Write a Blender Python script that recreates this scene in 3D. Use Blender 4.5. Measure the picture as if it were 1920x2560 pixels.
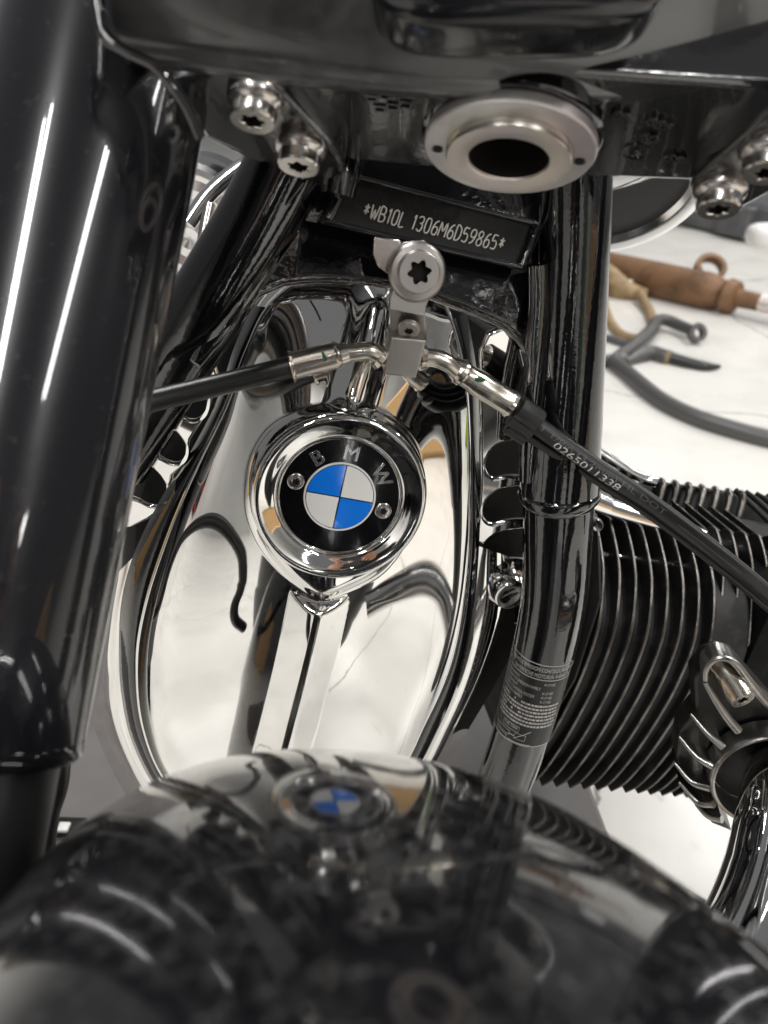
import bpy, bmesh, math, random
import numpy as np
from mathutils import Matrix, Vector
random.seed(7); rng = np.random.default_rng(7)
for o in list(bpy.data.objects): bpy.data.objects.remove(o)
SC = bpy.context.scene; COL = SC.collection
rad = math.radians

# ------------------------------------------------------------------ camera, world, lamps, exposure
def basis(psi, th, rho):
    f = np.array([math.sin(psi)*math.cos(th), math.cos(psi)*math.cos(th), -math.sin(th)])
    r0 = np.array([math.cos(psi), -math.sin(psi), 0.]); u0 = np.cross(r0, f)
    return math.cos(rho)*r0+math.sin(rho)*u0, -math.sin(rho)*r0+math.cos(rho)*u0, f
FPX = 1950.0
CAM = np.array([0., 0., .75])
RW, UW, FW = basis(0, rad(30), rad(2))            # the camera in the workshop
RB, UB, FB = basis(rad(12), rad(22), rad(13))     # the same camera seen from the leaning motorcycle
def b2w(v):                                        # direction: motorcycle frame -> workshop frame
    v = np.asarray(v, float); return (v@RB)*RW+(v@UB)*UW+(v@FB)*FW
cam_d = bpy.data.cameras.new("camera"); cam = bpy.data.objects.new("camera", cam_d); COL.objects.link(cam)
cam_d.sensor_fit = 'VERTICAL'; cam_d.sensor_height = 36.; cam_d.lens = FPX/2560*36.
cam_d.clip_start = .01; cam_d.clip_end = 200
cam_d.dof.use_dof = True; cam_d.dof.focus_distance = .455; cam_d.dof.aperture_fstop = cam_d.lens/3.2
M = Matrix.Identity(4)
for i in range(3):
    M[i][0], M[i][1], M[i][2], M[i][3] = RW[i], UW[i], -FW[i], CAM[i]
cam.matrix_world = M; SC.camera = cam

w = bpy.data.worlds.new("World"); SC.world = w; w.use_nodes = True
w.node_tree.nodes["Background"].inputs[0].default_value = (.97, .98, 1., 1)
w.node_tree.nodes["Background"].inputs[1].default_value = .15
def strip_lamp(x, y, z, lx, ly, power, col=(1, .985, .965)):
    l = bpy.data.lights.new("ceiling_strip", 'AREA'); l.shape = 'RECTANGLE'; l.size = lx; l.size_y = ly
    l.energy = power; l.color = col
    o = bpy.data.objects.new("ceiling_strip", l); COL.objects.link(o); o.location = (x, y, z)
for (x, y, p_) in ((-.75, -1.4, 26), (-.75, 1.2, 26), (2.0, -1.4, 24), (2.0, .8, 24), (2.0, 3.2, 24), (4.8, .8, 24), (4.8, 3.2, 24), (4.8, 5.6, 24), (2.0, 5.6, 24), (-2.4, -4.0, 26), (.4, -4.0, 26), (3.2, -4.0, 26)):  # the row nearest the wall is added to brighten the wall mirrored in chrome
    for dx in (-.09, .09): strip_lamp(x+dx, y, 3.0, .045, 1.5, p_)
SC.view_settings.view_transform = 'Standard'; SC.view_settings.look = 'None'
SC.view_settings.exposure = 0.0; SC.view_settings.gamma = 1.0
SC.cycles.max_bounces = 10; SC.cycles.glossy_bounces = 8; SC.cycles.caustics_reflective = False
SC.cycles.use_denoising = True; SC.cycles.sample_clamp_indirect = 6

# ------------------------------------------------------------------ placing helpers
def cdir(px, py):
    return ((px-960)/FPX)*RW+((1280-py)/FPX)*UW+FW
def P(px, py, d): return CAM+d*cdir(px, py)
def D(px, py): return px*1.1574, py*1.1574        # notes taken on a smaller view of the photograph
def hit(px, py, p0, n):
    v = cdir(px, py); return CAM+v*(((p0-CAM)@n)/(v@n))
def nrm(v): v = np.asarray(v, float); return v/np.linalg.norm(v)
BX, BY, BZ = b2w((1, 0, 0)), b2w((0, 1, 0)), b2w((0, 0, 1))
O0 = P(850, 1245, .467)                            # centre of the round emblem
NC = nrm(-math.cos(rad(3))*BY+math.sin(rad(3))*BZ) # the way the engine cover faces
def C(px, py, h=0.): return hit(px, py, O0+h*NC, NC)
CU = nrm(BX-(BX@NC)*NC); CV = np.cross(NC, CU)
def G(px, py, z=0.): return hit(px, py, np.array([0, 0, z]), np.array([0, 0, 1.]))

def catmull(pts, n, closed=False):
    p = np.asarray(pts, float); m = len(p); out = []
    segs = m if closed else m-1
    for i in range(segs):
        p0 = p[(i-1) % m] if closed or i > 0 else 2*p[0]-p[1]
        p1 = p[i]; p2 = p[(i+1) % m]
        p3 = p[(i+2) % m] if closed or i+2 < m else 2*p[-1]-p[-2]
        for t in np.linspace(0, 1, 12, endpoint=False):
            out.append(.5*((2*p1)+(-p0+p2)*t+(2*p0-5*p1+4*p2-p3)*t*t+(-p0+3*p1-3*p2+p3)*t**3))
    if not closed: out.append(p[-1])
    o = np.array(out)
    if closed: o = np.vstack([o, o[:1]])
    L = np.concatenate([[0], np.cumsum(np.linalg.norm(np.diff(o, axis=0), axis=1))])
    s = np.linspace(0, L[-1], n+1)[:-1] if closed else np.linspace(0, L[-1], n)
    return np.array([np.interp(s, L, o[:, k]) for k in range(o.shape[1])]).T

# ------------------------------------------------------------------ materials
def mat(name, col, rough=.5, metal=0., spec=.5, coat=0., ior=None, bump=None, dust=None, colvar=None, roughvar=None, aniso=0):
    m = bpy.data.materials.new(name); m.use_nodes = True; nt = m.node_tree; b = nt.nodes["Principled BSDF"]
    b.inputs["Base Color"].default_value = (*col, 1); b.inputs["Roughness"].default_value = rough
    b.inputs["Metallic"].default_value = metal; b.inputs["Specular IOR Level"].default_value = spec
    b.inputs["Coat Weight"].default_value = coat; b.inputs["Coat Roughness"].default_value = .03
    if ior: b.inputs["IOR"].default_value = ior
    geo = nt.nodes.new("ShaderNodeNewGeometry")
    def noise(scale, detail=3., rough_=.55):
        n = nt.nodes.new("ShaderNodeTexNoise"); n.inputs["Scale"].default_value = scale
        n.inputs["Detail"].default_value = detail; n.inputs["Roughness"].default_value = rough_
        nt.links.new(geo.outputs["Position"], n.inputs["Vector"]); return n
    def ramp(src, lo, hi, a=0., c=1.):
        r = nt.nodes.new("ShaderNodeMapRange"); r.inputs[1].default_value = lo; r.inputs[2].default_value = hi
        r.inputs[3].default_value = a; r.inputs[4].default_value = c; nt.links.new(src, r.inputs[0]); return r.outputs[0]
    def mix(fac, a, c):
        x = nt.nodes.new("ShaderNodeMix"); x.data_type = 'RGBA'
        nt.links.new(fac, x.inputs[0])
        for s, v in ((6, a), (7, c)):
            if hasattr(v, "is_linked") or hasattr(v, "links"): nt.links.new(v, x.inputs[s])
            else: x.inputs[s].default_value = (*v, 1)
        return x.outputs[2]
    cs = None
    if colvar:                                      # (scale, second colour, lo, hi)
        cs = mix(ramp(noise(colvar[0], 6).outputs[0], colvar[2], colvar[3]), col, colvar[1])
    if dust:                                        # (scale, colour, threshold lo, hi)
        f = ramp(noise(dust[0], 8, .7).outputs[0], dust[2], dust[3])
        cs = mix(f, cs if cs is not None else col, dust[1])
        nt.links.new(ramp(f, 0, 1, rough, min(1, rough+.3)), b.inputs["Roughness"])
    if cs is not None: nt.links.new(cs, b.inputs["Base Color"])
    if roughvar:
        nt.links.new(ramp(noise(roughvar[0], 5).outputs[0], .35, .65, roughvar[1], roughvar[2]), b.inputs["Roughness"])
    if bump:                                        # (scale, strength, distance)
        bn = nt.nodes.new("ShaderNodeBump"); bn.inputs["Strength"].default_value = bump[1]; bn.inputs["Distance"].default_value = bump[2]
        nt.links.new(noise(bump[0], bump[3] if len(bump) > 3 else 2).outputs[0], bn.inputs["Height"]); nt.links.new(bn.outputs[0], b.inputs["Normal"])
    return m
CHROME = mat("chrome", (.90, .89, .87), .025, 1, roughvar=(16, .012, .07))
CHROME2 = mat("chrome_soft", (.86, .86, .86), .16, 1)
BLACK = mat("black_gloss_paint", (.005, .005, .006), .06, 0, .7, .7, 1.55, bump=(230, .2, .0006))
WELD = mat("black_paint_over_weld", (.006, .006, .007), .07, 0, 1., 1., 1.6, bump=(150, .45, .0010))
CASTB = mat("black_cast_paint", (.009, .009, .010), .16, 0, .9, .6, 1.6, bump=(420, .25, .0006))
FENDER = mat("black_dusty_paint", (.005, .005, .006), .07, 0, .8, .6, 1.55, dust=(300, (.034, .033, .032), .50, .70))
LAMPB = mat("black_lamp_paint", (.008, .008, .010), .16, 0, .5, .3)
FASC = mat("dark_fascia_paint", (.018, .018, .020), .30, 0, 1., .5, 1.6, bump=(240, .12, .0006), dust=(34, (.06, .058, .056), .45, .8))
PLATE = mat("black_plate_paint", (.010, .010, .010), .42, 0, .35, bump=(700, .25, .0004), dust=(220, (.030, .029, .028), .5, .75))
SLEEVE = mat("black_sleeve_paint", (.005, .005, .007), .26, 0, .22, 1., 1.6, bump=(34, .10, .0012), dust=(160, (.03, .029, .028), .60, .82))
SATIN = mat("satin_black", (.012, .012, .012), .38, 0, .6)
RUBBER = mat("hose_rubber", (.013, .013, .013), .36, 0, .6, bump=(900, .2, .0004))
STEEL = mat("stainless_steel", (.60, .57, .54), .24, 1, bump=(700, .12, .0003))
STEELD = mat("bracket_steel", (.40, .375, .35), .36, 1, bump=(1600, .2, .0003), colvar=(30, (.47, .45, .43), .35, .65))
NICKEL = mat("nickel_pipe", (.62, .57, .50), .22, 1, bump=(300, .1, .0003))
ZINC = mat("zinc_passivated", (.82, .80, .77), .48, 1, colvar=(26, (.62, .55, .56), .4, .62), bump=(900, .08, .0002))
ZINCR = mat("zinc_rainbow", (.76, .69, .69), .48, 1, colvar=(22, (.76, .70, .60), .42, .62))
GOLD = mat("zinc_yellow", (.60, .53, .30), .26, 1, colvar=(30, (.56, .53, .48), .38, .58))
ALU = mat("cast_aluminium_dark", (.34, .33, .315), .28, 1, bump=(700, .22, .0005), colvar=(60, (.50, .49, .47), .4, .65))
ALUD = mat("dark_cast_body", (.085, .082, .078), .36, 1, bump=(500, .3, .0006))
ALUB = mat("machined_fin_edge", (.20, .19, .175), .36, 1, bump=(500, .4, .0005), colvar=(70, (.09, .085, .08), .42, .62))
FIN = mat("black_fin_coating", (.010, .010, .010), .5, 0, .4, bump=(900, .35, .0005), dust=(90, (.035, .033, .030), .5, .75))
HOLE = mat("dark_bore", (.010, .008, .007), .6, 0, .3)
BLUE = mat("emblem_blue_enamel", (.006, .19, .82), .12, 0, .5, .8)
SILVER = mat("emblem_silver_enamel", (.80, .785, .76), .35, 0, .5, .4)
EMBLK = mat("emblem_black_enamel", (.004, .004, .005), .10, 0, .5, .8)
PRINT = mat("white_print", (.62, .60, .57), .5)
PRINTD = mat("faint_print", (.10, .10, .098), .45)
STPRINT = mat("sticker_silver_print", (.62, .60, .57), .4, .2)
STICK = mat("sticker_black_film", (.014, .014, .014), .32, 0, .45)
STAMP = mat("stamped_bare_metal", (.80, .77, .70), .5, 0)
GREEN = mat("green_paint_mark", (.01, .10, .03), .5)
FLOOR = mat("white_epoxy_floor", (.70, .685, .645), .22, 0, .35, bump=(7, .05, .01),
            colvar=(5.5, (.60, .585, .55), .45, .75), dust=(30, (.46, .455, .42), .60, .72))
LIFT = mat("grey_lift_paint", (.17, .165, .16), .45, 0, .4, colvar=(9, (.13, .115, .11), .35, .7), bump=(300, .2, .0006))
RUST = mat("rusty_steel", (.20, .105, .050), .6, .15, colvar=(14, (.10, .055, .028), .42, .66), bump=(120, .5, .002))
BROWN = mat("brown_wrapping", (.33, .23, .12), .6, colvar=(24, (.22, .15, .075), .4, .6), bump=(140, .4, .002))
GREYP = mat("grey_lever_paint", (.085, .083, .082), .4, .2)
RAIL = mat("grey_rail_paint", (.10, .10, .105), .4, colvar=(8, (.07, .07, .075), .4, .6))
WHITEP = mat("white_plastic", (.75, .74, .72), .4)
WALLP = mat("white_wall_paint", (.62, .615, .60), .7, colvar=(1.2, (.52, .515, .50), .4, .7))
CARD = mat("brown_cardboard", (.50, .31, .14), .75, bump=(60, .3, .003))
CLOTH = mat("black_cloth", (.012, .012, .013), .9, 0, .2, bump=(200, .4, .002))
SKIN = mat("skin", (.50, .27, .18), .5, 0, .4, bump=(400, .3, .0006))
SIGNB = mat("blue_sign_paint", (.02, .16, .50), .4)
GREYC = mat("grey_blue_cloth", (.10, .125, .16), .85)
LIME = mat("lime_cloth", (.22, .32, .02), .8)
REDP = mat("red_paint", (.42, .02, .025), .4)

nt = FLOOR.node_tree; b_ = nt.nodes["Principled BSDF"]; old = b_.inputs["Base Color"].links[0].from_socket
geo = nt.nodes.new("ShaderNodeNewGeometry"); nz = nt.nodes.new("ShaderNodeTexNoise"); nz.inputs["Scale"].default_value = 3.0; nz.inputs["Detail"].default_value = 6
ad = nt.nodes.new("ShaderNodeVectorMath"); ad.operation = 'MULTIPLY_ADD'; ad.inputs[1].default_value = (.22, .22, 0)
nt.links.new(geo.outputs["Position"], nz.inputs["Vector"]); nt.links.new(nz.outputs["Color"], ad.inputs[0]); nt.links.new(geo.outputs["Position"], ad.inputs[2])
vo = nt.nodes.new("ShaderNodeTexVoronoi"); vo.feature = 'DISTANCE_TO_EDGE'; vo.voronoi_dimensions = '2D'; vo.inputs["Scale"].default_value = .8
nt.links.new(ad.outputs[0], vo.inputs["Vector"])
mr = nt.nodes.new("ShaderNodeMapRange"); mr.inputs[1].default_value = .0012; mr.inputs[2].default_value = .0035; mr.inputs[3].default_value = .75; mr.inputs[4].default_value = 0
nt.links.new(vo.outputs["Distance"], mr.inputs[0])
mx = nt.nodes.new("ShaderNodeMix"); mx.data_type = 'RGBA'; nt.links.new(mr.outputs[0], mx.inputs[0]); nt.links.new(old, mx.inputs[6]); mx.inputs[7].default_value = (.13, .12, .11, 1)
nt.links.new(mx.outputs[2], b_.inputs["Base Color"])

# ------------------------------------------------------------------ object helpers
WM = {}
def link(o, parent=None, world=None):
    COL.objects.link(o)
    wm = world if world is not None else Matrix.Identity(4)
    if parent is not None:
        o.parent = parent; o.matrix_parent_inverse = WM[parent.name].inverted()
    o.matrix_basis = wm; WM[o.name] = wm.copy()
    return o
def mk(name, v, f, m, parent=None, smooth=True, world=None, mats=None, mi=None, sharp=None):
    me = bpy.data.meshes.new(name); me.from_pydata([tuple(map(float, x)) for x in v], [], [tuple(map(int, q)) for q in f])
    me.materials.append(m)
    for x in mats or []: me.materials.append(x)
    if mi is not None: me.polygons.foreach_set("material_index", mi)
    me.polygons.foreach_set("use_smooth", [smooth]*len(me.polygons)); me.update()
    if smooth: me.set_sharp_from_angle(angle=rad(sharp or 38))
    return link(bpy.data.objects.new(name, me), parent, world)
def thing(name, label, cat, loc, group=None):
    o = bpy.data.objects.new(name, None); o.empty_display_size = .05
    link(o, None, Matrix.Translation(Vector(loc))); return tag(o, label, cat, group)
def tag(o, label, cat, group=None):
    o["label"] = label; o["category"] = cat
    if group: o["group"] = group
    return o
def struct(o): o["kind"] = "structure"; return o
def frame(p, x, z):
    z = nrm(z)
    if abs(nrm(x)@z) > .97: x = BY
    x = nrm(x-(x@z)*z); y = np.cross(z, x); m = Matrix.Identity(4)
    for i in range(3): m[i][0], m[i][1], m[i][2], m[i][3] = x[i], y[i], z[i], p[i]
    return m
def tubeg(pts, r, seg=24, n=60, caps=True, squash=None):
    pts = np.asarray(pts, float)
    if len(pts) > 2: pts = catmull(pts, n)
    k = len(pts); r = np.interp(np.linspace(0, 1, k), np.linspace(0, 1, len(np.atleast_1d(r))), np.atleast_1d(r))
    T = np.gradient(pts, axis=0); T /= np.linalg.norm(T, axis=1)[:, None]
    a = nrm(np.cross(T[0], FW if abs(T[0]@FW) < .9 else UW)); v = []; fr = []
    for i in range(k):
        a = nrm(a-(a@T[i])*T[i]); b = np.cross(T[i], a); fr.append((pts[i], T[i], a, b))
        for j in range(seg):
            t = 2*math.pi*j/seg; v.append(pts[i]+r[i]*(math.cos(t)*a+math.sin(t)*b*(squash or 1)))
    f = [(i*seg+j, i*seg+(j+1) % seg, (i+1)*seg+(j+1) % seg, (i+1)*seg+j) for i in range(k-1) for j in range(seg)]
    if caps: f += [tuple(range(seg-1, -1, -1)), tuple((k-1)*seg+j for j in range(seg))]
    return v, f, fr
def tube(name, pts, r, m, parent, seg=24, n=60, caps=True, **kw):
    v, f, fr = tubeg(pts, r, seg, n, caps); o = mk(name, v, f, m, parent, **kw); return o, fr
def latheg(prof, seg=48, cap0=False, cap1=False):
    v = []; k = len(prof)
    for (r, z) in prof:
        for j in range(seg): t = 2*math.pi*j/seg; v.append((r*math.cos(t), r*math.sin(t), z))
    f = [(i*seg+j, i*seg+(j+1) % seg, (i+1)*seg+(j+1) % seg, (i+1)*seg+j) for i in range(k-1) for j in range(seg)]
    if cap0: f.append(tuple(range(seg-1, -1, -1)))
    if cap1: f.append(tuple((k-1)*seg+j for j in range(seg)))
    return v, f
def lathe(name, prof, p, axis, m, parent, seg=48, cap0=False, cap1=False, x=None, **kw):
    v, f = latheg(prof, seg, cap0, cap1)
    return mk(name, v, f, m, parent, world=frame(p, BX if x is None else x, axis), **kw)
def curve_mesh(name, outer, holes, thick, bev, m, parent, world):
    cu = bpy.data.curves.new("tmp", 'CURVE'); cu.dimensions = '2D'; cu.fill_mode = 'BOTH'
    cu.extrude = max(thick/2-bev, 1e-5); cu.bevel_depth = bev; cu.bevel_resolution = 3; cu.offset = -bev
    for ring in [outer]+list(holes):
        s = cu.splines.new('POLY'); s.points.add(len(ring)-1); s.use_cyclic_u = True
        for i, q in enumerate(ring): s.points[i].co = (q[0], q[1], 0, 1)
    t = bpy.data.objects.new("tmp", cu); COL.objects.link(t)
    me = bpy.data.meshes.new_from_object(t.evaluated_get(bpy.context.evaluated_depsgraph_get()))
    bpy.data.objects.remove(t); me.name = name; me.materials.clear(); me.materials.append(m)
    me.polygons.foreach_set("use_smooth", [True]*len(me.polygons)); me.set_sharp_from_angle(angle=rad(40))
    return link(bpy.data.objects.new(name, me), parent, world)
def plate(name, px, p0, n, thick, bev, m, parent, holes=(), smoothpts=0, xax=None, back=True):
    """flat plate whose front face lies on the plane (p0, n); outline read off along sight lines"""
    W = frame(p0, BX if xax is None else xax, n); Wi = W.inverted()
    def loc(ring, sm):
        q = [Wi @ Vector(hit(a, b, p0, nrm(n))) for a, b in ring]; q = [(a.x, a.y) for a in q]
        return catmull(q, sm, True) if sm else q
    o = loc(px, smoothpts); h = [loc(x, 48) for x in holes]
    return curve_mesh(name, o, h, thick, bev, m, parent, W @ Matrix.Translation((0, 0, -thick/2)))
def lp(world, outer, thick, bev, name, m, parent, holes=()):
    return curve_mesh(name, outer, holes, thick, bev, m, parent, world)
def textmesh(s, size, align='CENTER', extrude=0., spacing=1.):
    cu = bpy.data.curves.new("tmp", 'FONT'); cu.body = s; cu.size = size; cu.align_x = align; cu.align_y = 'CENTER'
    cu.extrude = extrude; cu.space_character = spacing
    if extrude: cu.bevel_depth = extrude*.3
    t = bpy.data.objects.new("tmp", cu); COL.objects.link(t)
    me = bpy.data.meshes.new_from_object(t.evaluated_get(bpy.context.evaluated_depsgraph_get()))
    bpy.data.objects.remove(t)
    v = [tuple(q.co) for q in me.vertices]; f = [tuple(q.vertices) for q in me.polygons]
    bpy.data.meshes.remove(me); return v, f
def text(name, s, size, world, m, parent, extrude=0., spacing=1., sx=1.):
    v, f = textmesh(s, size, extrude=extrude, spacing=spacing)
    return mk(name, [(a*sx, b, c) for a, b, c in v], f, m, parent, smooth=False, world=world)
def boxg(c, ax, ay, az, sx, sy, sz, ch=.12):
    """chamfered box, axes given"""
    v = []; k = min(sx, sy, sz)*ch
    pr = []
    for z, ins in ((-sz/2, k), (-sz/2+k, 0), (sz/2-k, 0), (sz/2, k)):
        X, Y = sx/2-ins, sy/2-ins
        for (a, b) in ((X-k, Y), (-X+k, Y), (-X, Y-k), (-X, -Y+k), (-X+k, -Y), (X-k, -Y), (X, -Y+k), (X, Y-k)):
            v.append(c+ax*a+ay*b+az*z)
    f = [(i*8+j, i*8+(j+1) % 8, (i+1)*8+(j+1) % 8, (i+1)*8+j) for i in range(3) for j in range(8)]
    f += [tuple(range(7, -1, -1)), tuple(range(24, 32))]
    return v, f
def box(name, c, sx, sy, sz, m, parent, ax=None, ay=None, az=None, ch=.12):
    ax = np.array([1., 0, 0]) if ax is None else nrm(ax); ay = np.array([0, 1., 0]) if ay is None else nrm(ay)
    az = np.cross(ax, ay) if az is None else nrm(az)
    v, f = boxg(np.asarray(c, float), ax, ay, az, sx, sy, sz, ch); return mk(name, v, f, m, parent, sharp=30)
def join(parts):
    V = []; F = []
    for v, f in parts:
        b = len(V); V += list(v); F += [tuple(i+b for i in q) for q in f]
    return V, F
def grid_strip(rows):
    """rows of equal length -> quads"""
    n = len(rows[0]); v = [p for r in rows for p in r]
    f = [(i*n+j, i*n+j+1, (i+1)*n+j+1, (i+1)*n+j) for i in range(len(rows)-1) for j in range(n-1)]
    return v, f
def torx_bolt(rh, rf, hh, fh, seg=48, depth=.004, star=.62):
    """flanged bolt, axis +z, seat at z=0: flange, collar, head with a six-lobe socket"""
    prof = [(rf*.98, -.001), (rf, 0.0), (rf, fh*.45), (rf*.97, fh*.7), (rf*.9, fh), (rh*1.03, fh+.0005), (rh, fh+.001), (rh, fh+hh*.85), (rh*.94, fh+hh)]
    v, f = latheg(prof, seg, True, False); b = len(v)-seg; zt = fh+hh
    for z, sc in ((zt, 1.0), (zt-.0006, .93), (zt-depth, .9)):
        for j in range(seg):
            t = 2*math.pi*j/seg; r = rh*star*(1-.16+.16*math.cos(6*t))*sc
            v.append((r*math.cos(t), r*math.sin(t), z))
    for k in range(3):
        i0 = b+k*seg
        f += [(i0+j, i0+(j+1) % seg, i0+seg+(j+1) % seg, i0+seg+j) for j in range(seg)]
    f.append(tuple(b+3*seg+j for j in range(seg)))
    mi = [0]*(len(f)-seg-1)+[1]*(seg+1)
    return v, f, mi
def bolt(name, p, axis, rh, rf, hh, fh, m, parent, rot=0., depth=.004, star=.62):
    v, f, mi = torx_bolt(rh, rf, hh, fh, depth=depth, star=star)
    W = frame(p, BX, axis) @ Matrix.Rotation(rot, 4, 'Z')
    return mk(name, v, f, m, parent, world=W, mats=[HOLE if star < .7 else m], mi=mi, sharp=30)
def wrap(v, fr_at, radius):
    """x runs along the pipe (metres), y round it: flat print laid onto a pipe"""
    out = []
    for x, y, z in v:
        p, T, a, b = fr_at(x); t = y/radius
        out.append(p+(radius+z)*(math.cos(t)*a+math.sin(t)*b))
    return out

# ------------------------------------------------------------------ the floor and the lift
fl = mk("floor", [(-30, -30, 0), (30, -30, 0), (30, 40, 0), (-30, 40, 0)], [(0, 1, 2, 3)], FLOOR, smooth=False); struct(fl)
gz = G(700, 1700, 0.)
bike = thing("motorcycle", "black motorcycle with a chrome engine cover and finned cylinder, seen between its fork legs", "motorcycle", (float(O0[0]), float(O0[1]), 0.))

# ================================================================== engine cover
R0d = [(780, 588), (920, 618), (972, 690), (1000, 800), (1011, 900), (1014, 1050), (1012, 1180), (1000, 1310), (972, 1440), (920, 1560), (842, 1690),
       (650, 1790), (450, 1770), (358, 1690), (308, 1570), (297, 1430), (318, 1300), (368, 1150), (428, 1010), (490, 880), (535, 760), (585, 662), (670, 602)]
def uv(p): q = p-O0; return np.array([q@CU, q@CV])
def uvd(x, y, h=0.): return uv(C(*D(x, y), h))
R0 = catmull([uvd(*q) for q in R0d], 420, True)
CEN = uvd(690, 1180)
TEAR = catmull([uvd(*q, .024) for q in [(522, 1100), (530, 1010), (575, 935), (640, 890), (700, 872), (745, 850), (790, 868), (860, 905), (910, 965), (930, 1040), (922, 1115), (890, 1190), (835, 1250), (765, 1282),
               (692, 1300), (635, 1272), (580, 1225), (540, 1165)]], 160, True)
def sdist(p, poly):
    a = poly; b = np.roll(poly, -1, 0); d = np.full(len(p), 9.); ins = np.zeros(len(p), bool)
    for i in range(len(a)):
        e = b[i]-a[i]; w_ = p-a[i]; t = np.clip((w_@e)/(e@e), 0, 1)
        d = np.minimum(d, np.linalg.norm(w_-t[:, None]*e, axis=1))
        c = ((a[i, 1] > p[:, 1]) != (b[i, 1] > p[:, 1])) & (p[:, 0] < (b[i, 0]-a[i, 0])*(p[:, 1]-a[i, 1])/(b[i, 1]-a[i, 1]+1e-12)+a[i, 0])
        ins ^= c
    return np.where(ins, -d, d)
def dseg(p, pts):
    d = np.full(len(p), 9.)
    for a, b in zip(pts[:-1], pts[1:]):
        e = b-a; w_ = p-a; t = np.clip((w_@e)/(e@e), 0, 1)
        d = np.minimum(d, np.linalg.norm(w_-t[:, None]*e, axis=1))
    return d
RID = catmull([uvd(*q, .022) for q in [(690, 1290), (662, 1420), (628, 1560), (590, 1720), (560, 1860)]], 24)
AXL = [uvd(830, 560), uvd(742, 900, .02), uvd(690, 1290, .02), uvd(628, 1560, .02), uvd(560, 1860, .01)]
RIU = catmull([uvd(*q) for q in [(745, 880), (770, 800), (800, 700), (830, 560)]], 24)
HB = .0335
OB = hit(850, 1245, O0+NC*HB, NC); OBuv = uv(OB); RB_ = 147*((OB-CAM)@FW)/FPX
def sst(x): x = np.clip(x, 0, 1); return x*x*(3-2*x)
def height(p, s):
    h = .0245*(1-s**3)-.0004
    h = h-.20*(np.sqrt(dseg(p, AXL)**2+.006**2)-.006)*(1-s**5)
    fade = sst((1-s)/.10)
    sd_ = sdist(p, TEAR)
    h = h+fade*(.0052*sst(.5-(sd_+.0055)/.0095))
    d = dseg(p, RID); wd = .0180
    x = np.clip(1-d/wd, 0, 1); ridge = .0080*np.where(x > .88, .88+(x-.88)*.30, x)*sst((sd_+.0005)/.0055)
    h = np.maximum(h, h+fade*ridge)
    d = dseg(p, RIU); h = h+fade*.008*sst(1-d/.016)
    r = np.linalg.norm(p-OBuv, axis=1); h = np.where(r < RB_*1.36, np.minimum(h, HB-.008), h)
    return h
S = np.concatenate([np.linspace(.012, .93, 120), np.linspace(.937, 1, 16)])
V = []; N = len(R0)
cv_in = []
for s in S:
    p = CEN+s*(R0-CEN); h = height(p, s)
    V += [O0+a*CU+b*CV+hh*NC for (a, b), hh in zip(p, h)]
tn = np.roll(R0, -1, 0)-np.roll(R0, 1, 0); tn /= np.linalg.norm(tn, axis=1)[:, None]; on = np.stack([tn[:, 1], -tn[:, 0]], 1)
if ((R0+on*.001-CEN)**2).sum() < ((R0-CEN)**2).sum(): on = -on
for off, h in ((.0012, -.0012), (.0019, -.003), (.0021, -.006), (.0019, -.014), (.0042, -.0165), (.0045, -.03)):
    p = R0+on*off; V += [O0+a*CU+b*CV+h*NC for a, b in p]
K = len(V)//N
F = [(i*N+j, i*N+(j+1) % N, (i+1)*N+(j+1) % N, (i+1)*N+j) for i in range(K-1) for j in range(N)]+[tuple(range(N-1, -1, -1))]
cover = mk("engine_cover", V, F, CHROME, bike, sharp=60)
me = cover.data; 
cover["label"] = "polished chrome front engine cover with a central crease"

# emblem and bezel (sub-parts of the cover)
W0 = frame(OB, b2w((math.cos(rad(-3)), 0, math.sin(rad(-3)))), NC)
W0 = W0 @ Matrix.Rotation(rad(1.5), 4, 'Z')
dd = (CAM-OB)@(-FW)*-1
sc = (OB-CAM)@FW/FPX                                # metres per photo pixel at the emblem
R_ = 147*sc
bez = [(R_*1.012, -.0060), (R_*1.016, -.0020), (R_*1.028, -.0010), (R_*1.042, -.0016), (R_*1.056, -.0024), (R_*1.070, -.0014), (R_*1.085, -.0004), (R_*1.105, .0002), (R_*1.16, .0010), (R_*1.23, .0021), (R_*1.30, .0031), (R_*1.36, .0038), (R_*1.41, .0041), (R_*1.45, .0034), (R_*1.485, .0014), (R_*1.51, -.0018), (R_*1.53, -.006), (R_*1.55, -.016)]
pr = np.array(bez); pr = catmull(pr, 90)
lathe("bezel", [tuple(q) for q in pr], OB, NC, CHROME, cover, seg=128, sharp=70)
def disc(name, r0, r1, a0, a1, z, m, n=48, thick=.0006):
    v = []; f = []; k = n+1
    for zz in (z, z-thick):
        for r in (r1, r0):
            for i in range(k):
                t = a0+(a1-a0)*i/n; v.append((r*math.cos(t), r*math.sin(t), zz))
    f = [(i+1, i, k+i, k+i+1)[::-1] for i in range(n)]
    f += [(i, i+1, 2*k+i+1, 2*k+i)[::-1] for i in range(n)]
    f += [(0, k, 3*k, 2*k), (k-1, 2*k-1, 4*k-1, 3*k-1)[::-1]]
    return mk(name, v, f, m, cover, world=W0, smooth=False)
disc("emblem_disc", .00001, R_*1.03, 0, 2*math.pi, -.0018, EMBLK, 96)
Ri = R_*.588
g = R_*.018
ring = latheg([(Ri*1.0, -.0016), (Ri*1.0, -.0011), (Ri*1.025, -.0009), (Ri*1.05, -.0011), (Ri*1.055, -.0018)], 96)
mk("emblem_ring", *ring, SILVER, cover, world=W0)
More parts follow.
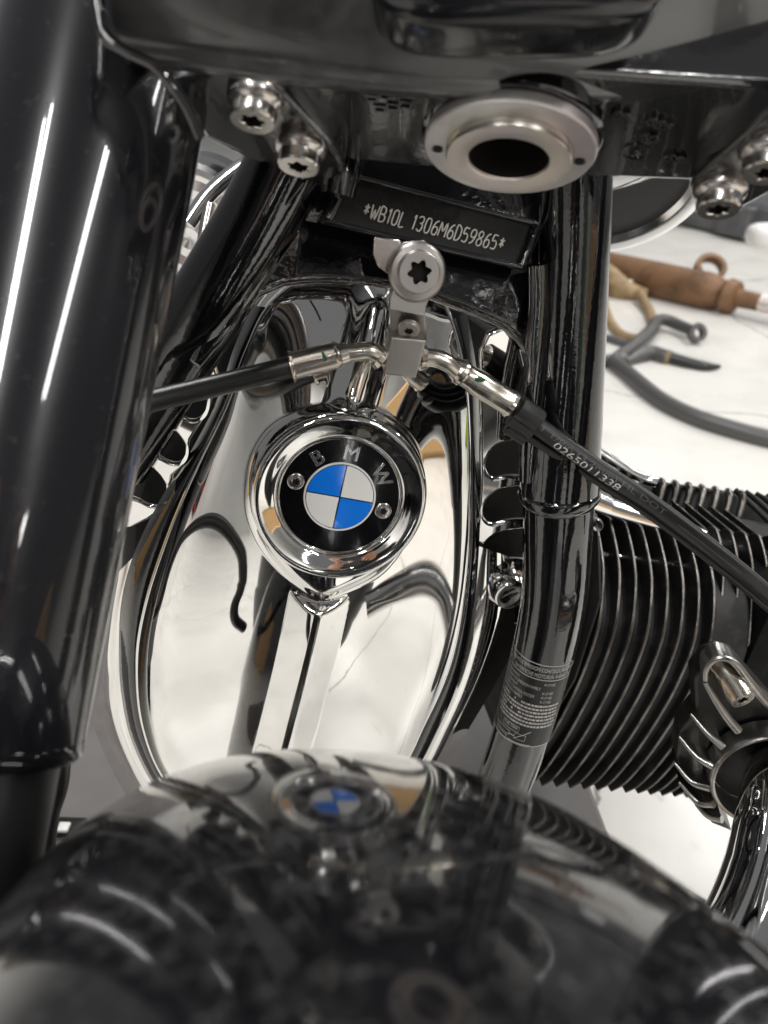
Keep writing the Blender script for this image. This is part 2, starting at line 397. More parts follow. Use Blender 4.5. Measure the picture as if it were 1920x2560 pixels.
for q in range(4):                                  # quadrants; blue upper left and lower right
    a0, a1 = q*math.pi/2, (q+1)*math.pi/2; c = np.array([math.cos((a0+a1)/2), math.sin((a0+a1)/2)])*g*1.0
    n = 28; ri = Ri-g*1.2
    v = [(c[0], c[1], -.0011)]+[(c[0]+ri*math.cos(a0+(a1-a0)*i/n)*.985, c[1]+ri*math.sin(a0+(a1-a0)*i/n)*.985, -.0011) for i in range(n+1)]
    v += [(x, y, -.0017) for x, y, z in v]; k = n+2
    f = [(0, i+1, i+2) for i in range(n)]+[(i, i+k, (i+1) % k+k, (i+1) % k) for i in range(k)]
    o = mk("emblem_quadrant", v, f, BLUE if q in (1, 3) else SILVER, cover, world=W0, smooth=False)
    o["label"] = "blue enamel quarter" if q in (1, 3) else "silver grey enamel quarter"
for ch, a in (("B", 128), ("M", 86), ("W", 37)):
    t = rad(a+2); r = R_*.79
    Wl = W0 @ Matrix.Translation((r*math.cos(t), r*math.sin(t), -.0015)) @ Matrix.Rotation(t-math.pi/2, 4, 'Z')
    v, f = textmesh(ch, R_*.36, extrude=.0004)
    o = mk("emblem_letter", [(x*1.05, y, z) for x, y, z in v], f, CHROME2, cover, world=Wl, smooth=False)
    o["label"] = "raised metal letter "+ch
for a in (170, -8):
    t = rad(a); r = R_*.80
    p = W0 @ Vector((r*math.cos(t), r*math.sin(t), -.0014))
    bolt("emblem_screw", np.array(p), NC, .0038, .0047, .0006, .0005, STEEL, cover, rot=.3, depth=.0012, star=.55)

# chrome side vents: plates with finger slots, leaning back on either side of the panel
def rounded(pts): return [D(*q) for q in pts]
nR = nrm(NC*.96+BX*.06-BZ*.24); pR = C(*D(1035, 1100), -.010)
plate("vent_panel", rounded([(1036, 760), (1052, 722), (1090, 705), (1122, 745), (1135, 800), (1142, 900), (1185, 930), (1185, 1255), (1150, 1300), (1125, 1345), (1080, 1365), (1030, 1330), (1032, 1250), (1026, 1190), (1034, 1110), (1038, 1050), (1036, 900)]),
      pR, nR, .0045, .0020, CHROME, bike, holes=[
      rounded([(1175, 956), (1095, 957), (1066, 970), (1052, 995), (1052, 1018), (1066, 1034), (1095, 1028), (1175, 1024)]),
      rounded([(1175, 1056), (1095, 1056), (1062, 1070), (1046, 1095), (1048, 1122), (1066, 1133), (1095, 1124), (1175, 1114)]),
      rounded([(1175, 1148), (1095, 1148), (1062, 1161), (1040, 1188), (1038, 1205), (1060, 1215), (1095, 1208), (1175, 1202)])], smoothpts=0)
nL = nrm(NC*.95-BX*.20-BZ*.22); pL = C(*D(400, 1000), -.012)
def pxl(l): return l
plate("vent_panel", [(545, 935), (535, 985), (522, 1030), (500, 1065), (478, 1100), (472, 1140), (455, 1170), (432, 1190), (424, 1235), (408, 1275), (372, 1300), (330, 1320), (250, 1330), (250, 1000), (420, 860), (520, 850)],
      pL, nL, .0045, .0020, CHROME, bike, holes=[
      [(400, 985), (480, 955), (506, 962), (516, 1000), (507, 1036), (478, 1051), (445, 1035), (405, 1015)],
      [(300, 1085), (400, 1060), (432, 1076), (457, 1105), (463, 1130), (454, 1152), (430, 1158), (390, 1140), (310, 1110)],
      [(265, 1185), (355, 1163), (387, 1178), (410, 1208), (417, 1236), (407, 1258), (380, 1266), (345, 1250), (270, 1222)]], smoothpts=0)
# return band between panel and vents, black in place of chrome's dark reflection, and the swelling chrome skirt below the vents
def strip(name, A, B, hA, hB, bulge, m, n=28, k=14, power=1.):
    A = catmull([D(*q) for q in A], n); B = catmull([D(*q) for q in B], n); rows = []
    for j in range(k+1):
        t = j/k; rows.append([C(*(a*(1-t)+b*t), hA*(1-t)+hB*t+bulge*math.sin(math.pi*t**power)) for a, b in zip(A, B)])
    v, f = grid_strip(rows); return mk(name, v, f, m, bike, sharp=70)
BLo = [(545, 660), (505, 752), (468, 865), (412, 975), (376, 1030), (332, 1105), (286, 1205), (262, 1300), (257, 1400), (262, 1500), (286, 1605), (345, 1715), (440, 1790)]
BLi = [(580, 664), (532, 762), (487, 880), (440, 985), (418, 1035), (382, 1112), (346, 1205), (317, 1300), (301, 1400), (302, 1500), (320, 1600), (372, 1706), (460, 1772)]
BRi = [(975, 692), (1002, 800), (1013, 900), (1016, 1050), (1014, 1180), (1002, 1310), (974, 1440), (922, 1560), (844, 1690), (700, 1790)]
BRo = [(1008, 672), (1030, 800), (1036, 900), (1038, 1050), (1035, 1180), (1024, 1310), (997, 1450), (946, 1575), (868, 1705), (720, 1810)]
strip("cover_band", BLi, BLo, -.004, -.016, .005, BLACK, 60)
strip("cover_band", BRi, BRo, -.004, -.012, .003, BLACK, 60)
strip("cover_skirt", BRo[4:], [(1135, 1215), (1140, 1330), (1085, 1450), (1015, 1570), (940, 1690), (780, 1830)], -.014, -.05, .012, CHROME)
strip("cover_skirt", BLo[6:], [(232, 1260), (212, 1380), (196, 1460), (200, 1560), (262, 1700), (350, 1830)], -.016, -.055, .012, CHROME)
# boss with a screw low on the right vent
q = C(*D(1102, 1282), -.012)
lathe("cover_boss", [(.0135, -.010), (.0130, .000), (.0110, .0028), (.0080, .0032), (.0060, .0022), (.0001, .0020)], q, nR, CHROME, bike, 40, cap1=True)
# crankcase behind the vents
plate("crankcase", [D(*q) for q in [(470, 700), (700, 610), (1000, 640), (1180, 760), (1180, 1180), (1060, 1340), (960, 1500), (860, 1640), (450, 1680), (330, 1650), (255, 1450), (260, 1100), (300, 980)]],
      C(850, 1245, -.062), NC, .16, .01, FIN, bike)

# ================================================================== frame
ltube, _ = tube("frame_tube", [C(735, 380, .030), C(640, 560, .022), C(510, 775, .012), C(400, 960, -.002), C(290, 1150, -.02)], [.0195, .020, .0205, .0205, .0205], BLACK, bike, 40, 80)
rpts = [C(1425, 330, .035), C(1403, 1120, .020), C(1397, 1235, .018), C(1394, 1330, .017), C(1384, 1500, .012), C(1350, 1660, .004), C(1300, 1840, -.008), C(1258, 1960, -.018), C(1215, 2080, -.03)]
rtube, rfr = tube("frame_tube", rpts[1:], [.0213, .0210, .0208, .0206, .0203, .0203, .0203, .0203], BLACK, bike, 48, 120)
rsl, _ = tube("frame_sleeve", [C(1440, 330, .034), C(1436, 600, .030), C(1420, 900, .024), C(1397, 1232, .018)], [.0178, .0182, .0206, .0235], BLACK, bike, 48, 60)
tp = [C(1397, 1226, .018), C(1396.5, 1240, .018), C(1396, 1254, .0175)]
tube("weld_collar", tp, [.0236, .0246, .0244, .0225, .0212], BLACK, rsl, 48, 14)
nG = nrm(NC+.10*BZ)
pG = C(1000, 640, .022)
plate("head_gusset", [(690, 360), (1440, 360), (1440, 930), (1335, 905), (1290, 850), (1262, 826), (1180, 788), (1085, 752), (985, 722), (900, 712), (790, 708), (715, 716), (655, 740), (600, 800), (560, 862), (500, 930), (470, 900), (560, 700)],
      pG, nG, .012, .004, WELD, bike)
plate("gusset_panel", [(770, 430), (1380, 430), (1345, 660), (1290, 815), (1180, 765), (1085, 730), (985, 702), (900, 694), (790, 690), (735, 690)], pG+nG*.0015, nrm(nG+.22*BZ), .003, .001, BLACK, bike)
# thin edge of the gusset along the left tube, and the raised weld bead on the right
tube("weld_bead", [C(757, 452, .047), C(690, 540, .040), C(592, 681, .032), C(520, 800, .026)], .0016, BLACK, bike, 12, 30)
tube("weld_bead", [C(a, b, h) for a, b, h in ((1345, 660, .036), (1346, 760, .034), (1336, 900, .032), (1322, 1050, .029), (1316, 1200, .024))], [.0050, .0055, .0055, .0055, .0045], WELD, bike, 20, 50)
# number plate with a recessed face
nV = nrm(NC*1.0+.16*BZ); pV = C(1085, 560, .036)
vin = plate("number_plate", [(800, 548), (868, 432), (884, 434), (1352, 556), (1361, 568), (1318, 668), (1306, 672), (806, 556)], pV, nV, .006, .0015, PLATE, bike,
            holes=[])
vin["label"] = "black plate with a stamped number in bright digits"
mk_inner = [(834, 546), (872, 448), (1331, 568), (1290, 656)]
W = frame(pV, BX, nV); Wi = W.inverted()
q = [Wi @ Vector(hit(a, b, pV, nV)) for a, b in mk_inner]
fx = [(a.x, a.y) for a in q]
rim = []
def rimbar(name, a, b, r): tube(name, [hit(*a, pV+nV*.0006, nV), hit(*b, pV+nV*.0006, nV)], r, BLACK, vin, 12)
for a, b in (((820, 549), (872, 440)), ((1340, 566), (1301, 664))): rimbar("plate_rim", a, b, .0026)
for a, b in (((872, 438), (1346, 560)), ((814, 552), (1305, 666))): rimbar("plate_rim", a, b, .0013)
STK = {'*': [[(.5, .95), (.5, .25)], [(.15, .8), (.85, .4)], [(.85, .8), (.15, .4)]],
 'W': [[(0, 1), (.25, 0), (.5, .7), (.75, 0), (1, 1)]], 'B': [[(.05, 0), (.05, 1), (.55, 1), (.8, .88), (.8, .65), (.55, .52), (.05, .52)], [(.55, .52), (.9, .4), (.9, .12), (.6, 0), (.05, 0)]],
 '1': [[(.25, .8), (.55, 1), (.55, 0)]], '0': [[(.1, .2), (.1, .8), (.3, 1), (.7, 1), (.9, .8), (.9, .2), (.7, 0), (.3, 0), (.1, .2)]],
 'L': [[(.1, 1), (.1, 0), (.85, 0)]], '3': [[(.1, .9), (.3, 1), (.7, 1), (.88, .82), (.75, .56), (.4, .54), (.75, .52), (.9, .3), (.7, 0), (.3, 0), (.08, .14)]],
 '6': [[(.8, 1), (.4, .85), (.12, .45), (.12, .15), (.35, 0), (.7, 0), (.9, .18), (.88, .42), (.65, .56), (.3, .52), (.12, .38)]],
 'M': [[(0, 0), (.08, 1), (.5, .35), (.92, 1), (1, 0)]], 'D': [[(.08, 0), (.08, 1), (.55, 1), (.88, .75), (.88, .25), (.55, 0), (.08, 0)]],
 '5': [[(.85, 1), (.2, 1), (.12, .58), (.55, .62), (.86, .45), (.86, .15), (.6, 0), (.1, .06)]],
 '9': [[(.2, 0), (.6, .15), (.88, .55), (.88, .85), (.65, 1), (.3, 1), (.1, .82), (.12, .58), (.35, .46), (.7, .5), (.88, .62)]],
 '8': [[(.5, .54), (.2, .65), (.15, .85), (.35, 1), (.65, 1), (.85, .85), (.8, .65), (.5, .54), (.15, .38), (.1, .15), (.35, 0), (.65, 0), (.9, .15), (.85, .38), (.5, .54)]]}
a0 = hit(906, 524, pV+nV*.0005, nV); a1 = hit(1262, 612, pV+nV*.0005, nV); xd = nrm(a1-a0); yd = np.cross(nV, xd)
s_ = "*WB10L 1306M6D59865*"; adv = [.95 if c == 'W' else .95 if c in 'M' else .55 if c == '1' else .55 if c == ' ' else .82 for c in s_]
unit = np.linalg.norm(a1-a0)/sum(adv); hgt = .0068; parts = []; x = 0.
for c, ad in zip(s_, adv):
    wd = ad*.80
    for st in STK.get(c, []):
        pts = [a0+xd*((x+(px_*wd if c != '1' else px_*wd))*unit+.0010*py_)+yd*((py_-.5)*hgt) for px_, py_ in st]
        v, f, _ = tubeg(np.repeat(pts, 1, 0) if len(pts) == 2 else pts, .00038, 6, len(pts)*5); parts.append((v, f))
    x += ad
mk("stamped_number", *join(parts), STAMP, vin)

# ------------------------------------------------------------------ sticker on the right frame tube
L_ = np.concatenate([[0], np.cumsum([np.linalg.norm(rfr[i+1][0]-rfr[i][0]) for i in range(len(rfr)-1)])])
def proj(p):
    v = p-CAM; z = v@FW; return 960+FPX*(v@RW)/z, 1280-FPX*(v@UW)/z
ys = [proj(q[0])[1] for q in rfr]
sA = np.interp(1612, ys, L_); sB = np.interp(1812, ys, L_)
def fr_tube(s):
    i = min(max(int(np.searchsorted(L_, s))-1, 0), len(rfr)-2); t = (s-L_[i])/(L_[i+1]-L_[i])
    p = rfr[i][0]*(1-t)+rfr[i+1][0]*t; T = nrm(rfr[i][1]*(1-t)+rfr[i+1][1]*t)
    a = CAM-p; a = nrm(a-(a@T)*T); b = np.cross(T, a); return p, T, a, b
def wr(s, ang, rr):
    p, T, a, b = fr_tube(s); return p+rr*(math.cos(ang)*a+math.sin(ang)*b)
sg = 1. if (np.cross(fr_tube(sA)[1], fr_tube(sA)[2])@RW) > 0 else -1.
RT = .02055
rows = [[wr(sA+(sB-sA)*i/24, sg*t, RT) for t in np.linspace(-1.42, 1.25, 40)] for i in range(25)]
v, f = grid_strip(rows); stk = mk("information_sticker", v, f, STICK, rtube)
stk["label"] = "black emission information sticker with fine silver print"
parts = []
def flat(v, s0, ang0):
    return [wr(s0-y*YS, sg*(ang0+x/RT), RT+.00025+z) for x, y, z in v]
def line(x0, y0, x1, y1, wd=.00022):
    n = 14; v = []
    dx, dy = x1-x0, y1-y0; l = math.hypot(dx, dy); nx, ny = -dy/l*wd/2, dx/l*wd/2
    for i in range(n+1):
        t = i/n; v += [(x0+dx*t+nx, y0+dy*t+ny, 0), (x0+dx*t-nx, y0+dy*t-ny, 0)]
    f = [(2*i, 2*i+2, 2*i+3, 2*i+1) for i in range(n)]; return v, f
Hs = sB-sA; xl, xr = -1.36*RT, 1.2*RT
lines = []
def put(vf): lines.append(([*map(tuple, vf[0])], vf[1]))
def ptxt(s, x, y, size):
    v, f = textmesh(s, size, 'LEFT'); lines.append(([(a+x, b+y, 0) for a, b, c in v], f))
ptxt("VEHICLE EMISSION CONTROL INFORMATION", xl+.0075, -.0028, .0026)
ptxt("BAYERISCHE MOTOREN WERKE AG", xl+.011, -.0058, .0026)
yy = -.0098
for s in ("ENGINE FAMILY", "EVAPORATIVE EMISSION FAMILY", "DISPLACEMENT", "EMISSION CONTROL SYSTEM", "PERMEATION FAMILY"):
    ptxt(s, xl+.002, yy, .0021); 
    if s != "EVAPORATIVE EMISSION FAMILY":
        ptxt("M 17 WE", xl+.034, yy, .0019)
    yy -= .0022
for k in range(7):                                 # illegible small rows: broken dashes
    x = xl+.002+(0 if k % 2 else .004)
    while x < xr-.004:
        l = random.uniform(.0006, .0026); put(line(x, yy, x+l, yy, .0010)); x += l+random.uniform(.0003, .0007)
        if k in (0, 3) and xl+.012 < x < xl+.019: x += .004
    yy -= .00185
ptxt("FUEL TANK", xl+.0145, yy-.0012, .0021)
for bx in ((xl+.0135, yy, .0125, .0030), (xl+.010, yy-.0042, .010, .0022), (xl+.0085, yy-.0072, .010, .0022), (xl+.024, yy-.0036, .0075, .003)):
    x, y, ww, hh = bx
    for a in ((x, y, x+ww, y), (x, y-hh, x+ww, y-hh), (x, y, x, y-hh), (x+ww, y, x+ww, y-hh)): put(line(*a))
for a in ((xl+.002, yy-.001, xl+.009, yy-.0052), (xl+.007, yy-.004, xl+.0085, yy-.0072), (xl+.020, yy-.0055, xl+.024, yy-.0055), (xl+.024, yy-.0066, xl+.034, yy-.001), (xl+.020, yy-.0085, xl+.036, yy-.0085)): put(line(*a, .0004))
th = np.linspace(0, 2*math.pi, 25)
for t0, t1 in zip(th[:-1], th[1:]): put(line(xl+.003+.0019*math.cos(t0), -.0043+.0019*math.sin(t0), xl+.003+.0019*math.cos(t1), -.0043+.0019*math.sin(t1), .0004))
for a in (1, 3):
    cx, cy, r_ = xl+.003, -.0043, .0013; v = [(cx, cy, 0)]+[(cx+r_*math.cos(a*math.pi/2+i*math.pi/12), cy+r_*math.sin(a*math.pi/2+i*math.pi/12), 0) for i in range(7)]
    lines.append((v, [(0, i+1, i+2) for i in range(6)]))
Hc = -yy+.0095; YS = Hs/Hc
for a in ((xl, -.0004, xr, -.0004), (xl, -Hc+.0004, xr, -Hc+.0004), (xl, -.0004, xl, -Hc+.0004), (xr, -.0004, xr, -Hc+.0004), (xl+.006, -.0075, xr, -.0075), (xl+.006, -.0004, xl+.006, -.0075)): put(line(*a, .0004))
V, F = join(lines)
mk("sticker_print", flat(V, sA, 0.), F, STPRINT, rtube, smooth=False)

# ================================================================== brake junction, pipes and hoses
hB = .052
nB = nrm(NC+.05*BZ)
pB = C(1042, 680, hB)
br = plate("brake_bracket", [(985, 640), (1010, 605), (1060, 600), (1098, 640), (1100, 690), (1078, 735), (1066, 765), (1062, 790), (972, 775), (976, 745), (984, 720), (980, 680)], pB, nB, .004, .0006, STEELD, bike)
nB2 = nrm(NC*.78-.62*BZ)
plate("bracket_foot", [(972, 772), (1062, 787), (1067, 848), (978, 838)], hit(1017, 780, pB, nB), nB2, .004, .0006, STEELD, br)
plate("bracket_tab", [(935, 592), (1000, 600), (1008, 628), (1030, 645), (1000, 690), (975, 688), (948, 668), (933, 635)], C(970, 640, .045), nB, .004, .0006, STEEL, br)
tube("bracket_spacer", [C(1046, 690, .024), C(1042, 684, .050)], .0115, BLACK, br, 32)
bolt("bracket_bolt", pB+nB*.0002, nB, .0100, .0140, .0040, .0030, STEELD, br, rot=.35, depth=.006, star=.60)
bolt("bracket_screw", C(1022, 822, hB-.0012), nB2, .0052, .0056, .0012, .0006, STEELD, br, rot=.1, depth=.0012, star=.5)
c = [(978, 843), (1067, 851), (1040, 946), (961, 938)]
blk = plate("brake_junction", c, C(1010, 895, hB+.001), nrm(NC*.96-.2*BZ), .017, .0012, STEELD, bike)
hd = hB-.008
lp_ = [C(985, 905, hd), C(955, 893, hd), C(925, 878, hd+.001), C(895, 880, hd+.001), C(850, 885, hd+.001), C(800, 898, hd+.002)]
pipe, _ = tube("brake_pipe", lp_, .0046, NICKEL, bike, 24, 50)
tube("pipe_flare", [C(958, 896, hd), C(948, 888, hd)], [.0070, .0062], NICKEL, pipe, 24)
fer = [(870, 882), (852, 886), (848, 887), (842, 888), (838, 889), (780, 903), (735, 914), (730, 915.5), (727, 916.5)]
fr_r = [.0052, .0056, .0066, .0072, .0068, .0068, .0070, .0079, .0081]
def ferr(pts, rr, hs, parent, name="pipe_ferrule"):
    pp = [C(a, b, h) for (a, b), h in zip(pts, hs)]; v = []; seg = 32
    T = nrm(pp[-1]-pp[0]); a = nrm(np.cross(T, FW)); b = np.cross(T, a)
    for p, r in zip(pp, rr): v += [p+r*(math.cos(2*math.pi*j/seg)*a+math.sin(2*math.pi*j/seg)*b) for j in range(seg)]
    f = [(i*seg+j, i*seg+(j+1) % seg, (i+1)*seg+(j+1) % seg, (i+1)*seg+j) for i in range(len(pp)-1) for j in range(seg)]
    mk(name, v, f, NICKEL, parent, sharp=24)
    return a, b, T
ferr(fer, fr_r, [hd+.002]*9, pipe)
tube("paint_mark", [C(806, 880, hd+.0092), C(812, 893, hd+.0096), C(815, 903, hd+.0080)], [.0006, .0009, .0006], GREEN, pipe, 8, 12)
hoseL, _ = tube("brake_hose", [C(770, 906, hd+.002), C(720, 919, hd+.002), C(600, 949, hd+.003), C(480, 978, hd+.006), C(380, 1002, hd+.010), C(280, 1030, hd+.016), C(170, 1090, hd+.02), P(90, 1250, .40), P(100, 1500, .385), P(140, 1740, .372), P(148, 1860, .37)], .0055, RUBBER, bike, 28, 110)
hoseL["label"] = "short black rubber brake hose running behind the fork leg"
rp = [C(1030, 890, hd), C(1060, 893, hd), C(1090, 896, hd), C(1120, 908, hd), C(1145, 928, hd-.001), C(1180, 952, hd-.002)]
pipe2, _ = tube("brake_pipe", rp, .0046, NICKEL, bike, 24, 50)
tube("pipe_flare", [C(1052, 893, hd), C(1064, 894, hd)], [.0070, .0060], NICKEL, pipe2, 24)
fe2 = [(1132, 915), (1145, 924), (1150, 928), (1158, 933), (1163, 936), (1180, 948), (1186, 952), (1230, 980), (1268, 1004), (1274, 1008), (1278, 1011)]
ferr(fe2, [.0050, .0060, .0071, .0072, .0064, .0064, .0069, .0069, .0067, .0072, .0076], [hd-.002]*11, pipe2)
tube("paint_mark", [C(1190, 950, hd+.0045), C(1200, 948, hd+.0055), C(1211, 950, hd+.0045)], [.0008, .0016, .0008], GREEN, pipe2, 8, 12)
hp = [C(1255, 995, hd-.002), C(1278, 1011, hd-.002), C(1338, 1060, hd-.001), C(1502, 1176, hd+.004), C(1639, 1266, hd+.010), C(1825, 1407, hd+.018), C(1960, 1520, hd+.025)]
hoseR, hfr = tube("brake_hose", hp, .0050, RUBBER, bike, 28, 160)
hoseR["label"] = "long black brake hose with white digits crossing the right cylinder"
Lh = np.concatenate([[0], np.cumsum([np.linalg.norm(hfr[i+1][0]-hfr[i][0]) for i in range(len(hfr)-1)])])
xs = [proj(q[0])[0] for q in hfr]
def fr_hose(s):
    i = min(max(int(np.searchsorted(Lh, s))-1, 0), len(hfr)-2); t = (s-Lh[i])/(Lh[i+1]-Lh[i])
    p = hfr[i][0]*(1-t)+hfr[i+1][0]*t; T = hfr[i][1]; a = CAM-p; a = nrm(a-(a@T)*T); b = np.cross(T, a)
    if b@UW < 0: b = -b
    return p, T, a, b
def hose_text(s, xpx0, xpx1, ang, size, m, name):
    s0, s1 = np.interp(xpx0, xs, Lh), np.interp(xpx1, xs, Lh)
    v, f = textmesh(s, size, 'LEFT'); w_ = max(q[0] for q in v)
    bm = bmesh.new(); bv = [bm.verts.new(q) for q in v]
    for q in f: bm.faces.new([bv[k_] for k_ in q])
    bmesh.ops.triangulate(bm, faces=bm.faces[:])
    bmesh.ops.subdivide_edges(bm, edges=[e for e in bm.edges if e.calc_length() > size*.2], cuts=3, use_grid_fill=True)
    bmesh.ops.triangulate(bm, faces=bm.faces[:]); bm.verts.index_update()
    v = [tuple(q.co) for q in bm.verts]; f = [[q.index for q in x.verts] for x in bm.faces]; bm.free()
    out = []
    for x, y, z in v:
        p, T, a, b = fr_hose(s0+(s1-s0)*x/w_); t = ang+y/.005; out.append(p+.00522*(math.cos(t)*a+math.sin(t)*b))
    mk(name, out, f, m, hoseR, smooth=False)
hose_text("0265011338", 1388, 1550, -.62, .0060, PRINT, "white_marking")
hose_text("J1401 1/8in (3.2mm) HL DOT", 1292, 1655, .0, .0042, PRINTD, "faint_marking")
for k in (0,):
    v, f = line(0, 0, 1, 0, .00035); s0, s1 = np.interp(1690, xs, Lh), np.interp(1845, xs, Lh)
    out = [(lambda q: q[0]+.0051*(math.cos(-.15+y/.005)*q[2]+math.sin(-.15+y/.005)*q[3]))(fr_hose(s0+(s1-s0)*x)) for x, y, z in v]
    mk("faint_marking", out, f, PRINTD, hoseR, smooth=False)
clip, _ = tube("hose_clip", [C(1296, 1016, hd+.0012), C(1318, 1032, hd+.0014), C(1346, 1052, hd+.0012)], .0063, SATIN, bike, 24, 14)
tube("clip_channel", [C(1275, 1044, hd-.003), C(1330, 1078, hd-.003)], .0046, SATIN, clip, 16)
tube("clip_channel", [C(1268, 1068, hd-.008), C(1312, 1096, hd-.008)], .0040, SATIN, clip, 16)
cable, _ = tube("sensor_cable", [C(1270, 1060, hd-.008), C(1330, 1098, hd-.007), C(1500, 1206, hd-.003), C(1640, 1298, hd+.004), C(1825, 1440, hd+.012), C(1960, 1552, hd+.018)], .0026, RUBBER, bike, 16, 80)

# ================================================================== fork bridge, stem nut and bolts
FT, FBm = P(292, 60, .300), P(-88, 1845, .268)
SA = nrm(FT-FBm)                                   # steering axis
SB = nrm(.125*RW+.98*UW+.06*FW)                    # axis of the lower bridge
pS = P(1270, 381, .300)
bridge = plate("fork_bridge", [(330, 110), (1990, 215), (1990, 470), (1735, 455), (1500, 446), (1420, 440), (1060, 421), (905, 405), (870, 440), (800, 470), (740, 436), (622, 402), (505, 345), (440, 240)], pS+SB*.012, -SB, .030, .0030, CASTB, bike)
lpx = hit(660, 300, pS+SB*.004, -SB)
plate("clamp_ear", [(560, 160), (690, 215), (716, 238), (846, 385), (862, 415), (846, 450), (800, 468), (730, 440), (640, 400), (512, 342), (440, 230)], pS+SB*.0035, -SB, .012, .0022, CASTB, bridge)
plate("clamp_ear", [(1990, 215), (1905, 285), (1860, 335), (1735, 445), (1722, 470), (1735, 520), (1790, 545), (1860, 520), (1990, 450)], pS+SB*.0035, -SB, .012, .0022, CASTB, bridge)
def bpt(px, py, h=0.): return hit(px, py, pS+SB*(-h), -SB)
for i, (x, y) in enumerate(((640, 232), (754, 352), (1802, 458), (1925, 360))):
    o = bolt("clamp_bolt", bpt(x, y+6, -.003), -SB, .0086, .0107, .0058, .0046, STEEL, bridge, rot=.3+i*.4, depth=.006, star=.58)
# boss and stem nut
cS = bpt(1273, 381, 0.)
px_m = .300/FPX
ro = 214*px_m
lathe("stem_boss", [(ro*1.02, -.020), (ro*1.06, -.013), (ro*1.05, -.0065), (ro*.98, -.005), (ro*.9, -.005)], cS, -SB, BLACK, bridge, 64)
nut = lathe("stem_nut", [(ro*.90, -.006), (ro*.99, -.0045), (ro, -.0035), (ro, -.0008), (ro*.985, 0), (ro*.74, 0.0), (ro*.735, -.0002)], cS, -SB, ZINC, bike, 96, sharp=30)
nut["label"] = "pale zinc ring nut under the steering stem"
lathe("nut_lip", [(ro*.735, -.0002), (ro*.735, .0028), (ro*.72, .0036)], cS, -SB, GOLD, nut, 96)
lathe("nut_washer", [(ro*.72, .0036), (ro*.49, .0036), (ro*.475, .0032), (ro*.47, .0018)], cS, -SB, ZINCR, nut, 96, sharp=50)
lathe("stem_bore", [(ro*.47, .002), (ro*.46, -.05), (.0001, -.0502)], cS, -SB, HOLE, nut, 64)
for x, y in ((1094, 372), (1449, 403)):
    lathe("pin_hole", [(.0024, .0003), (.0021, -.0002), (.0018, .00025), (.0001, .00028)], hit(x, y, cS, -SB), -SB, HOLE, nut, 20)
for x0, y0, x1, y1 in ((1176, 290, 1176, 236), (1372, 300, 1372, 248)):
    tube("nut_tab", [hit(x0, y0+14, cS+SB*.001, -SB), hit(x1, y1, cS+SB*.012, -SB)], [.0034, .0018], ZINC, nut, 12)
# cast marks
Wc = frame(bpt(1575, 330, -.0108), BX, -SB)
yS = nrm(np.cross(-SB, BX))
def cast(s, px, py, size, ang=0.):
    text("cast_mark", s, size, frame(bpt(px, py, -.0118), BX*math.cos(ang)+yS*math.sin(ang), -SB), BLACK, bridge, extrude=.0013)
cast("88", 1552, 285, .0072); cast("889", 1648, 305, .0072, -.1); cast("60", 1622, 338, .0072, -.1); cast("69", 1684, 392, .0086, -.1); cast("R", 1590, 378, .0056)
v, f = latheg([(.0060, -.001), (.0058, .0006), (.0052, .0006), (.0050, -.001)], 40); mk("cast_mark", v, f, CASTB, bridge, world=frame(bpt(1590, 378, -.0118), BX, -SB))
for (x, y, ww, hh) in ((930, 256, .0048, .0040), (962, 250, .0048, .0040), (995, 245, .0050, .0040), (950, 282, .0050, .0042), (982, 277, .0050, .0042), (1014, 272, .0050, .0042)):
    Wb = frame(bpt(x, y-12, -.0118), BX*math.cos(.22)+yS*math.sin(.22), -SB)
    o_ = [(-ww/2, -hh/2), (ww/2, -hh/2), (ww/2, hh/2), (-ww/2, hh/2)]; i_ = [(a*.62, b*.55) for a, b in o_]
    curve_mesh("cast_mark", o_, [i_], .0014, .0003, CASTB, bridge, Wb)
# steering-lock boss hanging behind the left ear, and lock tube
tube("lock_boss", [P(866, 380, .350), P(855, 440, .352), P(846, 490, .354)], [.0085, .0085, .0080], BLACK, bike, 32, 20)
# fascia above the bridge (glossy black cover, curved lip) and the lamp housing
L0 = [(250, -30), (262, 85), (380, 162), (700, 207), (1100, 243), (1500, 259), (2000, 258)]
def lipline(pts, d0, d1, n=60):
    q = catmull([(a, b, 0) for a, b in pts], n); return [P(a, b, d0+(d1-d0)*max(0, min(1, (a-300)/1700))) for a, b, _ in q]
fasc = [lipline([(380, 168), (720, 212), (1100, 247), (1500, 262), (2010, 262)], .262, .300),
        lipline([(372, 160), (705, 205), (1100, 240), (1500, 256), (2010, 256)], .254, .290),
        lipline([(345, 140), (702, 190), (1100, 226), (1500, 242), (2010, 243)], .251, .285),
        lipline([(318, 118), (700, 172), (1100, 209), (1500, 226), (2010, 228)], .250, .284),
        lipline([(300, 98), (690, 150), (1060, 190), (1500, 208), (2010, 205)], .249, .282),
        lipline([(284, 72), (660, 122), (1040, 168), (1500, 187), (2010, 182)], .246, .279),
        lipline([(276, 30), (640, 70), (1020, 105), (1500, 120), (2010, 115)], .238, .270),
        lipline([(272, -60), (640, -60), (1020, -60), (1500, -60), (2010, -60)], .224, .252),
        lipline([(272, -200), (640, -200), (1020, -200), (1500, -200), (2010, -200)], .205, .232)]
v, f = grid_strip(fasc); fas = mk("bridge_fascia", v, f, FASC, bike, sharp=60)
sm = fas.modifiers.new("round", 'SUBSURF'); sm.levels = 1; sm.render_levels = 2
